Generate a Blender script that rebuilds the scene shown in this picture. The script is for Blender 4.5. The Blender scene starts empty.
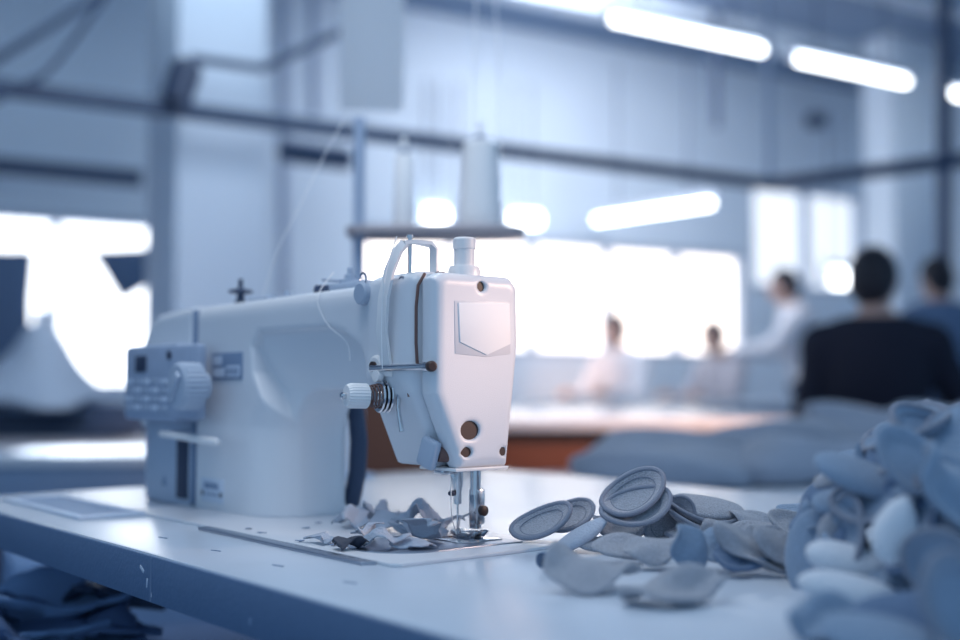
import bpy, bmesh, math, random
import numpy as np
from mathutils import Vector, Matrix, Euler

random.seed(7)
rng = np.random.default_rng(11)
SC = bpy.context.scene
COL = SC.collection
PI = math.pi

# ------------------------------------------------------------------ camera frame
FPX = 1150.0
PITCH = math.atan(65 / FPX)
HEAD = math.atan(942 / FPX * math.cos(PITCH))
CAM = np.array([0.9136, -0.7311, 0.159])
DH = np.array([-math.cos(HEAD), math.sin(HEAD), 0.0])      # horizontal view direction
RT = np.array([math.sin(HEAD), math.cos(HEAD), 0.0])       # to the right of the view
FW = DH * math.cos(PITCH) + np.array([0, 0, math.sin(PITCH)])
UP = np.cross(RT, FW)
ZUP = np.array([0, 0, 1.0])
FLOOR = -0.76
CEIL = 2.95
# the hall is turned a little against the bench
PD = 0.863 * RT + 0.505 * DH
QD = -0.505 * RT + 0.863 * DH


def ray(px, py):
    return FW + RT * (px - 480) / FPX - UP * (py - 320) / FPX


def W(px, py, d):
    return CAM + ray(px, py) * d


def onz(px, py, z=0.0):
    r = ray(px, py)
    return CAM + r * (z - CAM[2]) / r[2]


def G(lat, dep, z):
    p = CAM + RT * lat + DH * dep
    return np.array([p[0], p[1], z])


def basis(l, n):
    """rotation with x along l and z near n; l, n given as (right, away, up)"""
    lv = RT * l[0] + DH * l[1] + ZUP * l[2]
    nv = RT * n[0] + DH * n[1] + ZUP * n[2]
    x = Vector(lv).normalized()
    z = Vector(nv)
    z = (z - x * z.dot(x)).normalized()
    y = z.cross(x)
    return Matrix((x, y, z)).transposed()


# ------------------------------------------------------------------ materials
def mat(name, col, rough=0.5, metal=0.0, bump=0.0, bscale=50.0, var=0.0, vscale=8.0, btype='noise', spec=0.5, coat=0.0, trans=0.0, sheen=0.0):
    m = bpy.data.materials.new(name)
    m.use_nodes = True
    nt = m.node_tree
    b = nt.nodes['Principled BSDF']
    b.inputs['Base Color'].default_value = (*col, 1)
    b.inputs['Roughness'].default_value = rough
    b.inputs['Metallic'].default_value = metal
    b.inputs['Specular IOR Level'].default_value = spec
    b.inputs['Coat Weight'].default_value = coat
    b.inputs['Transmission Weight'].default_value = trans
    b.inputs['Sheen Weight'].default_value = sheen
    tc = nt.nodes.new('ShaderNodeTexCoord')
    if var > 0:
        n = nt.nodes.new('ShaderNodeTexNoise')
        n.inputs['Scale'].default_value = vscale
        n.inputs['Detail'].default_value = 4
        nt.links.new(tc.outputs['Object'], n.inputs['Vector'])
        mx = nt.nodes.new('ShaderNodeMix')
        mx.data_type = 'RGBA'
        mx.inputs[6].default_value = (*[c * (1 - var) for c in col], 1)
        mx.inputs[7].default_value = (*[min(1, c * (1 + var)) for c in col], 1)
        nt.links.new(n.outputs['Fac'], mx.inputs[0])
        nt.links.new(mx.outputs[2], b.inputs['Base Color'])
    if bump > 0:
        if btype == 'noise':
            t = nt.nodes.new('ShaderNodeTexNoise')
            t.inputs['Detail'].default_value = 3
        elif btype == 'knit':
            t = nt.nodes.new('ShaderNodeTexVoronoi')
        else:
            t = nt.nodes.new('ShaderNodeTexWave')
            t.inputs['Distortion'].default_value = 1.0
        t.inputs['Scale'].default_value = bscale
        nt.links.new(tc.outputs['Object'], t.inputs['Vector'])
        bp = nt.nodes.new('ShaderNodeBump')
        bp.inputs['Strength'].default_value = bump
        bp.inputs['Distance'].default_value = 0.002
        nt.links.new(t.outputs[0], bp.inputs['Height'])
        nt.links.new(bp.outputs['Normal'], b.inputs['Normal'])
    return m


def glow(name, col, strength):
    m = bpy.data.materials.new(name)
    m.use_nodes = True
    b = m.node_tree.nodes['Principled BSDF']
    b.inputs['Base Color'].default_value = (0.8, 0.8, 0.8, 1)
    b.inputs['Emission Color'].default_value = (*col, 1)
    b.inputs['Emission Strength'].default_value = strength
    return m


M = dict(
    paint=mat('machine_enamel', (0.74, 0.77, 0.82), 0.32, bump=0.12, bscale=900, coat=0.2),
    plate=mat('emblem_enamel', (0.70, 0.71, 0.75), 0.45),
    plastic=mat('grey_plastic', (0.42, 0.50, 0.62), 0.45, bump=0.1, bscale=600),
    panelgrey=mat('panel_plastic', (0.34, 0.42, 0.56), 0.5, var=0.12, vscale=60),
    darkslot=mat('dark_recess', (0.03, 0.045, 0.09), 0.6),
    midmark=mat('label_ink', (0.20, 0.28, 0.42), 0.5),
    palemark=mat('label_paper', (0.62, 0.70, 0.82), 0.5),
    chrome=mat('polished_steel', (0.72, 0.72, 0.74), 0.16, 1.0),
    steel=mat('brushed_steel', (0.42, 0.46, 0.54), 0.3, 1.0, bump=0.1, bscale=400),
    copperhole=mat('brown_hole', (0.045, 0.024, 0.022), 0.45),
    seam=mat('brown_seam', (0.16, 0.09, 0.08), 0.6),
    white=mat('white_plastic', (0.86, 0.86, 0.87), 0.35),
    reflect=mat('shield_sticker', (0.98, 0.98, 0.98), 0.7),
    tabletop=mat('bench_laminate', (0.60, 0.68, 0.78), 0.24, var=0.06, vscale=14, bump=0.05, bscale=30),
    tableedge=mat('bench_edge_band', (0.12, 0.20, 0.34), 0.5, bump=0.25, bscale=260, var=0.08, vscale=120),
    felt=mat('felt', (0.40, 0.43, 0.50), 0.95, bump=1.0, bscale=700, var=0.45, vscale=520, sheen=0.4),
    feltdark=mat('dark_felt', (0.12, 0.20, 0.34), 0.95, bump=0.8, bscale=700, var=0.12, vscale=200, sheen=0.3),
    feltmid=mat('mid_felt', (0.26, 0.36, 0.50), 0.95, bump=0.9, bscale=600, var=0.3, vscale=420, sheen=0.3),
    padwhite=mat('white_padding', (0.72, 0.78, 0.86), 0.8, bump=0.7, bscale=420, btype='knit'),
    rim=mat('felt_binding', (0.30, 0.34, 0.43), 0.95, bump=0.9, bscale=900),
    knit=mat('grey_knit', (0.30, 0.35, 0.44), 0.95, bump=1.0, bscale=70, btype='knit', var=0.25, vscale=9, sheen=0.3),
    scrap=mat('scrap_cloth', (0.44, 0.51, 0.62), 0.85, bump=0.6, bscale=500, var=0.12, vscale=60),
    scrapdark=mat('dark_scrap', (0.03, 0.045, 0.08), 0.6, bump=0.4, bscale=300),
    thread=mat('white_thread', (0.93, 0.94, 0.96), 0.7, bump=0.4, bscale=500, btype='wave'),
    cone=mat('cone_plastic', (0.18, 0.24, 0.36), 0.5),
    traymetal=mat('tray_metal', (0.46, 0.41, 0.43), 0.45, 0.3),
    poleblue=mat('painted_pole', (0.36, 0.45, 0.60), 0.45),
    wall=mat('painted_wall', (0.62, 0.74, 0.86), 0.9, var=0.06, vscale=1.2),
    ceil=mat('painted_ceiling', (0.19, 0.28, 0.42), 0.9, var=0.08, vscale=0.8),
    floor=mat('concrete_floor', (0.16, 0.22, 0.33), 0.5, var=0.2, vscale=3),
    pillar=mat('painted_pillar', (0.66, 0.75, 0.87), 0.85, var=0.05, vscale=2),
    rail=mat('rail_paint', (0.05, 0.085, 0.16), 0.55),
    darkmetal=mat('dark_metal', (0.035, 0.06, 0.12), 0.5),
    sheet=mat('perforated_sheet', (0.90, 0.93, 0.96), 0.8, bump=1.0, bscale=60, btype='knit'),
    brownwood=mat('brown_board', (0.16, 0.055, 0.03), 0.6, var=0.25, vscale=3),
    benchwhite=mat('bench_white', (0.70, 0.76, 0.84), 0.18),
    benchblue=mat('bench_side_blue', (0.22, 0.32, 0.48), 0.5),
    navy=mat('navy_jacket', (0.006, 0.009, 0.025), 0.9, bump=0.3, bscale=200),
    hair=mat('black_hair', (0.008, 0.010, 0.022), 0.6, bump=0.6, bscale=150, btype='wave'),
    shirt=mat('white_shirt', (0.66, 0.70, 0.78), 0.9, var=0.06, vscale=8),
    greyshirt=mat('grey_shirt', (0.42, 0.44, 0.52), 0.9, var=0.06, vscale=8),
    skin=mat('skin', (0.50, 0.34, 0.30), 0.6),
    trousers=mat('dark_trousers', (0.04, 0.06, 0.11), 0.9),
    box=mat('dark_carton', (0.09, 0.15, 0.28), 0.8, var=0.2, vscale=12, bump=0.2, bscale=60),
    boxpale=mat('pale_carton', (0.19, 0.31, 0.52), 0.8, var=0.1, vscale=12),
    cloth=mat('pale_cloth', (0.58, 0.66, 0.78), 0.95, bump=0.5, bscale=200, var=0.1, vscale=6),
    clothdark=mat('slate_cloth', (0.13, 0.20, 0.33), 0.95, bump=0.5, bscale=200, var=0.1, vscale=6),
    frame=mat('window_frame_paint', (0.42, 0.50, 0.62), 0.6),
    lampbody=mat('lamp_housing', (0.5, 0.58, 0.7), 0.5),
    pane=glow('daylight_pane', (0.93, 0.96, 1.0), 3.0),
    panewarm=glow('sunlit_pane', (1.0, 0.88, 0.79), 2.4),
    paneup=glow('frosted_pane', (0.86, 0.92, 1.0), 0.9),
    tube=glow('fluorescent_tube', (0.95, 0.98, 1.0), 7.0),
)

# the hanging sheet lets light through
_nt = M['sheet'].node_tree
_tr = _nt.nodes.new('ShaderNodeBsdfTranslucent')
_tr.inputs['Color'].default_value = (0.9, 0.94, 0.98, 1)
_mx = _nt.nodes.new('ShaderNodeMixShader')
_mx.inputs[0].default_value = 0.5
_nt.links.new(_nt.nodes['Principled BSDF'].outputs[0], _mx.inputs[1])
_nt.links.new(_tr.outputs[0], _mx.inputs[2])
_nt.links.new(_mx.outputs[0], _nt.nodes['Material Output'].inputs['Surface'])

# ------------------------------------------------------------------ object helpers
WM = {}


def props(o, label=None, cat=None, group=None, kind=None):
    if label: o['label'] = label
    if cat: o['category'] = cat
    if group: o['group'] = group
    if kind: o['kind'] = kind
    return o


def root(name, loc, label, cat, group=None, rot=None):
    o = bpy.data.objects.new(name, None)
    o.empty_display_size = 0.02
    COL.objects.link(o)
    mw = Matrix.Translation(Vector(loc))
    if rot is not None:
        mw = mw @ rot.to_4x4()
    o.matrix_world = mw
    WM[o] = mw
    return props(o, label, cat, group)


def link(name, verts, faces, material, parent=None, local=False, smooth=True, sharp=None, recentre=True, rot=None, label=None):
    """one mesh object; verts in world space unless local (then in the parent's space)"""
    me = bpy.data.meshes.new(name)
    v = np.asarray(verts, float).reshape(-1, 3)
    loc = None
    if parent is not None and not local:
        inv = np.array(WM[parent].inverted())
        v = v @ inv[:3, :3].T + inv[:3, 3]
    elif parent is None and recentre:
        lo, hi = v.min(0), v.max(0)
        loc = np.array([(lo[0] + hi[0]) / 2, (lo[1] + hi[1]) / 2, lo[2]])
        v = v - loc
    me.from_pydata(v.tolist(), [], [list(map(int, f)) for f in faces])
    me.update()
    me.materials.append(material)
    if smooth:
        me.polygons.foreach_set('use_smooth', [True] * len(me.polygons))
        if sharp:
            me.set_sharp_from_angle(angle=math.radians(sharp))
    o = bpy.data.objects.new(name, me)
    COL.objects.link(o)
    if parent is not None:
        o.parent = parent
        WM[o] = WM[parent]
    else:
        mw = Matrix.Translation(Vector(loc)) if loc is not None else Matrix.Identity(4)
        o.matrix_world = mw
        WM[o] = mw
    if label: o['label'] = label
    return o


class MB:
    def __init__(self):
        self.v = []
        self.f = []

    def add(self, vs, fs):
        n = len(self.v)
        self.v += [tuple(map(float, p)) for p in vs]
        self.f += [[i + n for i in f] for f in fs]
        return self

    def box(self, c, s, bev=0.0, rot=None, seg=2):
        bm = bmesh.new()
        bmesh.ops.create_cube(bm, size=1)
        for v in bm.verts:
            v.co = Vector((v.co.x * s[0], v.co.y * s[1], v.co.z * s[2]))
        if bev > 0:
            bmesh.ops.bevel(bm, geom=bm.edges[:], offset=bev, segments=seg, affect='EDGES', profile=0.5)
        return self.bm(bm, c, rot)

    def bm(self, bm, c=(0, 0, 0), rot=None):
        bm.verts.index_update()
        vs = []
        for v in bm.verts:
            p = v.co.copy()
            if rot is not None: p = rot @ p
            vs.append(p + Vector(c))
        self.add(vs, [[v.index for v in f.verts] for f in bm.faces])
        bm.free()
        return self

    def boxab(self, a, b, bev=0.0):
        a, b = np.array(a, float), np.array(b, float)
        return self.box((a + b) / 2, np.abs(b - a), bev)

    def lathe(self, prof, a, axis=(0, 0, 1), n=24, knurl=0.0, start=(1, 0, 0)):
        """prof: (r, h) pairs along axis from a"""
        z = Vector(axis).normalized()
        x = Vector(start)
        if abs(x.dot(z)) > 0.95: x = Vector((0, 1, 0))
        x = (x - z * x.dot(z)).normalized()
        y = z.cross(x)
        vs, fs = [], []
        for r, h in prof:
            for k in range(n):
                t = 2 * PI * k / n
                rr = r * (1 - (knurl if k % 2 else 0)) if knurl else r
                vs.append(Vector(a) + z * h + (x * math.cos(t) + y * math.sin(t)) * rr)
        m = len(prof)
        for i in range(m - 1):
            for k in range(n):
                fs.append([i * n + k, i * n + (k + 1) % n, (i + 1) * n + (k + 1) % n, (i + 1) * n + k])
        fs.append([k for k in range(n)][::-1])
        fs.append([(m - 1) * n + k for k in range(n)])
        return self.add(vs, fs)

    def cyl(self, a, b, r, r2=None, n=20):
        a, b = Vector(a), Vector(b)
        L = (b - a).length
        r2 = r if r2 is None else r2
        return self.lathe([(r, 0), (r2, L)], a, b - a, n)

    def tube(self, pts, r, n=10, flat=None, closed=False):
        """tube along pts; flat=(w, t) gives a rectangular strap"""
        pts = [Vector(p) for p in pts]
        vs, fs = [], []
        prev = None
        N = len(pts)
        for i, p in enumerate(pts):
            if closed:
                d = pts[(i + 1) % N] - pts[i - 1]
            else:
                d = pts[min(i + 1, N - 1)] - pts[max(i - 1, 0)]
            d.normalize()
            if prev is None:
                u = Vector((0, 0, 1)) if abs(d.z) < 0.9 else Vector((0, 1, 0))
            else:
                u = prev
            u = (u - d * u.dot(d)).normalized()
            prev = u
            w = d.cross(u)
            rr = r[i] if isinstance(r, (list, tuple)) else r
            for k in range(n):
                t = 2 * PI * k / n
                vs.append(p + u * math.cos(t) * rr + w * math.sin(t) * rr)
        for i in range(N if closed else N - 1):
            j = (i + 1) % N
            for k in range(n):
                fs.append([i * n + k, i * n + (k + 1) % n, j * n + (k + 1) % n, j * n + k])
        if not closed:
            fs.append(list(range(n))[::-1])
            fs.append([(N - 1) * n + k for k in range(n)])
        return self.add(vs, fs)

    def prism(self, poly, fn, a, b, bev=0.0):
        """polygon (u, v) pairs; fn(u, v, t) gives the point at offset t"""
        bm = bmesh.new()
        n = len(poly)
        A = [bm.verts.new(fn(u, v, a)) for u, v in poly]
        B = [bm.verts.new(fn(u, v, b)) for u, v in poly]
        bm.faces.new(A[::-1])
        bm.faces.new(B)
        for i in range(n):
            bm.faces.new([A[i], A[(i + 1) % n], B[(i + 1) % n], B[i]])
        bmesh.ops.recalc_face_normals(bm, faces=bm.faces)
        if bev > 0:
            bmesh.ops.bevel(bm, geom=bm.edges[:], offset=bev, segments=2, affect='EDGES', profile=0.5)
        return self.bm(bm)

    def build(self, name, material, parent=None, sharp=35, **k):
        return link(name, self.v, self.f, material, parent, sharp=sharp, **k)


def dup_tree(o, matrix, label=None, group=None):
    c = o.copy()
    COL.objects.link(c)
    c.matrix_world = matrix
    if label: c['label'] = label
    if group: c['group'] = group
    for ch in o.children:
        d = ch.copy()
        COL.objects.link(d)
        d.parent = c
        for g in ch.children:
            e = g.copy()
            COL.objects.link(e)
            e.parent = d
    return c


# ------------------------------------------------------------------ signed-distance surfaces
def smin(a, b, k):
    h = np.clip(0.5 + 0.5 * (b - a) / k, 0, 1)
    return b * (1 - h) + a * h - k * h * (1 - h)


def smax(a, b, k):
    return -smin(-a, -b, k)


def sd_box(P, lo, hi, r):
    lo, hi = np.array(lo, float), np.array(hi, float)
    q = np.abs(P - (lo + hi) / 2) - (hi - lo) / 2 + r
    return np.linalg.norm(np.maximum(q, 0), axis=-1) + np.minimum(q.max(-1), 0) - r


def sd_poly(U, V, poly):
    d = np.full(U.shape, 1e9)
    s = np.ones(U.shape)
    n = len(poly)
    for i in range(n):
        ax, ay = poly[i]
        bx, by = poly[i - 1]
        ex, ey = bx - ax, by - ay
        wx, wy = U - ax, V - ay
        t = np.clip((wx * ex + wy * ey) / (ex * ex + ey * ey), 0, 1)
        d = np.minimum(d, (wx - ex * t) ** 2 + (wy - ey * t) ** 2)
        c1, c2, c3 = V >= ay, V < by, ex * wy > ey * wx
        flip = (c1 & c2 & c3) | (~c1 & ~c2 & ~c3)
        s = np.where(flip, -s, s)
    return s * np.sqrt(d)


def sd_prism(P, axis, poly, a, b, r):
    o = [i for i in range(3) if i != axis]
    d2 = sd_poly(P[..., o[0]], P[..., o[1]], poly) + r
    dz = np.abs(P[..., axis] - (a + b) / 2) - abs(b - a) / 2 + r
    q = np.stack([d2, dz], -1)
    return np.linalg.norm(np.maximum(q, 0), axis=-1) + np.minimum(q.max(-1), 0) - r


def sd_cone(P, a, b, ra, rb):
    a, b = np.array(a, float), np.array(b, float)
    ab = b - a
    t = np.clip(((P - a) @ ab) / (ab @ ab), 0, 1)
    return np.linalg.norm(P - a - t[..., None] * ab, axis=-1) - (ra + (rb - ra) * t)


def sd_ell(P, c, r):
    r = np.array(r, float)
    q = (P - np.array(c, float)) / r
    k0 = np.linalg.norm(q, axis=-1)
    k1 = np.linalg.norm(q / r, axis=-1) + 1e-9
    return k0 * (k0 - 1) / k1


def nets(fn, lo, hi, h):
    """surface nets: vertices and quads of the zero level of fn"""
    ax = [np.arange(lo[i] - 2 * h, hi[i] + 2.5 * h, h) for i in range(3)]
    Gd = np.stack(np.meshgrid(*ax, indexing='ij'), -1)
    F = fn(Gd)
    ins = F < 0
    nx, ny, nz = F.shape
    acc = np.zeros((nx - 1, ny - 1, nz - 1, 3))
    cnt = np.zeros((nx - 1, ny - 1, nz - 1))
    corner = [(i, j, k) for i in (0, 1) for j in (0, 1) for k in (0, 1)]
    sl = lambda c: (slice(c[0], nx - 1 + c[0]), slice(c[1], ny - 1 + c[1]), slice(c[2], nz - 1 + c[2]))
    for c in corner:
        for a in range(3):
            if c[a]: continue
            e = list(c); e[a] = 1
            A, B = F[sl(c)], F[sl(tuple(e))]
            cr = (A < 0) != (B < 0)
            t = np.where(cr, A / np.where(cr, A - B, 1), 0)
            p = np.zeros(A.shape + (3,))
            for b in range(3): p[..., b] = c[b]
            p[..., a] = t
            acc += p * cr[..., None]
            cnt += cr
    use = cnt > 0
    idx = np.full(use.shape, -1)
    idx[use] = np.arange(use.sum())
    base = np.stack(np.meshgrid(ax[0][:-1], ax[1][:-1], ax[2][:-1], indexing='ij'), -1)
    V = base[use] + acc[use] / cnt[use][:, None] * h
    faces = []
    for a in range(3):
        b, c = (a + 1) % 3, (a + 2) % 3
        s0 = [slice(1, -1)] * 3
        s0[a] = slice(0, F.shape[a] - 1)
        s1 = list(s0)
        s1[a] = slice(1, F.shape[a])
        A, B = ins[tuple(s0)], ins[tuple(s1)]
        for flip in (False, True):
            w = np.argwhere((A & ~B) if not flip else (~A & B))
            if not len(w): continue
            g = w.copy()
            for d in range(3):
                if d != a: g[:, d] += 1
            off = lambda db, dc: idx[tuple((g + np.array([(-db if d == b else (-dc if d == c else 0)) for d in range(3)])).T)]
            q = np.stack([off(1, 1), off(0, 1), off(0, 0), off(1, 0)], 1)
            faces.append(q if not flip else q[:, ::-1])
    return V, np.concatenate(faces)


def build_sdf(name, fn, lo, hi, h, material, parent=None, **k):
    V, Fq = nets(fn, lo, hi, h)
    return link(name, V, Fq, material, parent, **k)


# ================================================================== the sewing machine
sm = root('sewing_machine', (-0.25, -0.02, 0), 'large white industrial lockstitch sewing machine on the bench, control panel at its far end', 'sewing machine')

HP = [(-0.072, 0.262), (-0.060, 0.268), (0.026, 0.268), (0.036, 0.258), (0.037, 0.200), (0.022, 0.078), (-0.040, 0.078), (-0.072, 0.150)]


def body_sdf(P):
    arc = [(-0.222 + 0.056 * math.cos(t), 0.097 + 0.056 * math.sin(t)) for t in np.linspace(PI, PI / 2, 9)]
    prof = [(-0.484, -0.05), (-0.274, -0.05), (-0.278, 0.04)] + arc + [(0.0, 0.153), (0.0, 0.265), (-0.484, 0.262)]
    d2 = sd_poly(P[..., 0], P[..., 2], prof)
    slab = np.abs(P[..., 1] + 0.016) - 0.056
    x_, z_ = P[..., 0], P[..., 2]
    soft = np.clip((0.17 - z_) / 0.06, 0, 1) * np.clip((x_ + 0.44) / 0.05, 0, 1) * np.clip((0.0 - P[..., 1]) / 0.04, 0, 1)
    d = smax(d2, slab, 0.022 + 0.045 * soft)
    d = smax(d, d2, 0.001)
    head = sd_prism(P, 0, HP, -0.072, 0.010, 0.010)
    d = smin(d, head, 0.02)
    # moulded recess under the upper band of the arm
    rec_poly = [(-0.262, 0.10), (-0.290, 0.14), (-0.318, 0.175), (-0.322, 0.205), (-0.308, 0.219), (-0.150, 0.219), (-0.120, 0.212), (-0.092, 0.197), (-0.080, 0.180), (-0.076, 0.150), (-0.076, 0.10)]
    o = sd_poly(P[..., 0], P[..., 2], rec_poly)
    slope = P[..., 1] + 0.072 - 0.010 - 0.38 * np.clip(0.215 - P[..., 2], 0, 0.06)
    rec = smax(o - 0.002, slope, 0.004)
    d = smax(d, -rec, 0.004)
    d = np.maximum(d, -(P[..., 2] - 0.0025))
    return d


build_sdf('body', body_sdf, (-0.49, -0.08, 0.0), (0.015, 0.045, 0.272), 0.0032, M['paint'], sm)


def cover_sdf(P):
    d = sd_prism(P, 0, HP, 0.0125, 0.040, 0.011)
    hole = lambda y, z, ry, rz, dep: np.maximum(np.sqrt(((P[..., 1] - y) / ry) ** 2 + ((P[..., 2] - z) / rz) ** 2) * min(ry, rz) - min(ry, rz), 0.040 - dep - P[..., 0])
    for y, z, ry, rz in ((-0.014, 0.256, 0.0050, 0.0052), (-0.028, 0.115, 0.0118, 0.0092), (-0.032, 0.094, 0.0066, 0.0050), (0.014, 0.093, 0.0046, 0.0044)):
        d = smax(d, -hole(y, z, ry, rz, 0.007), 0.0015)
    return d


fc = build_sdf('face_cover', cover_sdf, (0.01, -0.08, 0.07), (0.042, 0.04, 0.272), 0.0022, M['paint'], sm)
for y, z, ry, rz in ((-0.014, 0.256, 0.0054, 0.0056), (-0.028, 0.115, 0.0122, 0.0096), (-0.032, 0.094, 0.0070, 0.0054), (0.014, 0.093, 0.0050, 0.0048)):
    mb = MB()
    n = 20
    for x in (0.0345, 0.0368):
        mb.v += [(x, y + ry * math.cos(2 * PI * k / n), z + rz * math.sin(2 * PI * k / n)) for k in range(n)]
    mb.f += [list(range(n))[::-1], list(range(n, 2 * n))] + [[k, (k + 1) % n, n + (k + 1) % n, n + k] for k in range(n)]
    mb.build('screw_recess', M['copperhole'], fc, label='dark round screw recess in the face cover')
# shield
YZ = lambda u, v, t: (t, u, v)
shield = [(-0.0445, 0.2385), (0.0205, 0.2405), (0.0215, 0.2000), (-0.009, 0.1885), (-0.0425, 0.2005)]
MB().prism([(-0.049, 0.2405), (0.0215, 0.2425), (0.0225, 0.190), (-0.009, 0.1865), (-0.048, 0.189)], YZ, 0.0385, 0.0406, 0.0006).build('emblem_plate', M['plate'], sm)
MB().prism(shield, YZ, 0.0398, 0.0418, 0.0004).build('shield_emblem', M['reflect'], sm, label='white shield-shaped reflective emblem')
# chrome lip under the cover
MB().prism([(-0.046, 0.0755), (0.020, 0.0755), (0.021, 0.0785), (-0.046, 0.0785)], YZ, -0.02, 0.0395, 0.0008).build('bottom_lip', M['white'], sm)
# seam between cover and body
MB().tube([(0.0113, -0.0715, 0.175), (0.0113, -0.0733, 0.20), (0.0113, -0.0733, 0.235), (0.0113, -0.071, 0.256), (0.0113, -0.063, 0.268)], 0.0016, 8).build('cover_seam', M['seam'], sm)

# bed
bed = MB()
bed.prism([(-0.50, -0.150), (0.078, -0.150), (0.086, -0.142), (0.086, 0.055), (-0.50, 0.055)], lambda u, v, t: (u, v, t), 0.0, 0.0035, 0.001)
bed.build('bed_plate', M['paint'], sm)
MB().prism([(-0.27, -0.164), (0.055, -0.164), (0.060, -0.151), (-0.27, -0.151)], lambda u, v, t: (u, v, t), 0.0, 0.003, 0.0006).build('bed_edge_strip', M['steel'], sm, label='dull steel strip along the front of the bed')
np_pts = [(-0.035, -0.045)] + [(-0.035 + 0.0, -0.05)]
pl = [(0.055 * math.cos(t) - 0.005, -0.075 + 0.055 * math.sin(t)) for t in [PI + PI * k / 12 for k in range(13)]] + [(0.05, 0.03), (-0.06, 0.03)]
MB().prism(pl, lambda u, v, t: (u, v, t), 0.003, 0.0046, 0.0004).build('slide_plate', M['steel'], sm, label='rounded steel slide plate around the needle')
MB().boxab((-0.022, -0.030, 0.0042), (0.028, 0.022, 0.0056), 0.0005).build('needle_plate', M['chrome'], sm)
fd = MB()
for y in (-0.006, 0.006):
    fd.boxab((-0.016, y - 0.0015, 0.005), (0.016, y + 0.0015, 0.0066), 0.0003)
fd.build('feed_dog', M['steel'], sm)

# needle bar, presser bar, foot
MB().lathe([(0.0046, 0), (0.0046, 0.026), (0.0056, 0.026), (0.0056, 0.040), (0.004, 0.048), (0.004, 0.060)][::1], (0, -0.013, 0.100), (0, 0, -1), 18).build('needle_bar', M['chrome'], sm)
MB().lathe([(0.0011, 0), (0.001, 0.026), (0.0003, 0.036)], (0, -0.013, 0.042), (0, 0, -1), 10).build('needle', M['chrome'], sm)
MB().lathe([(0.0028, 0), (0.0028, 0.004), (0.0016, 0.006)], (0, -0.018, 0.051), (0, -1, 0), 12).build('needle_clamp_screw', M['darkslot'], sm)
pb = MB()
pb.lathe([(0.0056, 0), (0.0056, 0.046), (0.0064, 0.046), (0.0064, 0.052)], (0, 0.010, 0.100), (0, 0, -1), 18)
pb.build('presser_bar', M['chrome'], sm)
ft = MB()
ft.box((0, 0.012, 0.036), (0.013, 0.012, 0.036), 0.002)
ft.box((0, 0.010, 0.0185), (0.011, 0.008, 0.010), 0.0015)
ft.prism([(-0.019, 0.008), (-0.012, 0.0068), (0.013, 0.0068), (0.021, 0.0135), (0.017, 0.0148), (0.011, 0.0112), (-0.010, 0.0112), (-0.018, 0.0125)], lambda u, v, t: (u, t, v), -0.008, -0.001, 0.0006)
ft.prism([(-0.019, 0.008), (-0.012, 0.0068), (0.013, 0.0068), (0.021, 0.0135), (0.017, 0.0148), (0.011, 0.0112), (-0.010, 0.0112), (-0.018, 0.0125)], lambda u, v, t: (u, t, v), 0.003, 0.011, 0.0006)
ft.box((-0.006, 0.001, 0.0105), (0.010, 0.014, 0.0035), 0.0008)
ft.tube([(-0.002, -0.008, 0.011), (0.001, -0.013, 0.017), (0.002, -0.012, 0.026), (0.001, 0.004, 0.030)], 0.0011, 8)
ft.build('presser_foot', M['chrome'], sm)
MB().lathe([(0.0052, 0), (0.0052, 0.004), (0.003, 0.005)], (0.006, 0.014, 0.032), (1, 0.1, 0), 16).build('foot_screw', M['copperhole'], sm)

# presser spring post on the head
ps = MB()
ps.lathe([(0.0165, 0), (0.0165, 0.008), (0.0145, 0.013), (0.0105, 0.0135), (0.0105, 0.030), (0.0115, 0.031), (0.0115, 0.040), (0.010, 0.042)], (0.012, -0.014, 0.265), (0, 0, 1), 24)
ps.build('presser_adjusting_post', M['white'], sm)
MB().lathe([(0.006, 0), (0.006, 0.003), (0.004, 0.0045)], (0.014, -0.046, 0.266), (0, 0, 1), 14).build('oil_cap', M['seam'], sm)

# take-up guard strap
gd = MB()
strap = [(-0.030, -0.0765, 0.168), (-0.028, -0.082, 0.185), (-0.026, -0.088, 0.213), (-0.023, -0.088, 0.245), (-0.020, -0.083, 0.272), (-0.016, -0.076, 0.292), (-0.012, -0.070, 0.300)]


def strapmesh(mb, pts, w, t):
    pts = [Vector(p) for p in pts]
    vs, fs = [], []
    for i, p in enumerate(pts):
        d = (pts[min(i + 1, len(pts) - 1)] - pts[max(i - 1, 0)]).normalized()
        a = Vector((1, 0.15, 0))
        a = (a - d * a.dot(d)).normalized()
        b = d.cross(a)
        for sx, sy in ((-1, -1), (1, -1), (1, 1), (-1, 1)):
            vs.append(p + a * w / 2 * sx + b * t / 2 * sy)
    for i in range(len(pts) - 1):
        for k in range(4):
            fs.append([i * 4 + k, i * 4 + (k + 1) % 4, i * 4 + 4 + (k + 1) % 4, i * 4 + 4 + k])
    fs += [[3, 2, 1, 0], [len(pts) * 4 - 4 + k for k in range(4)]]
    mb.add(vs, fs)


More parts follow.
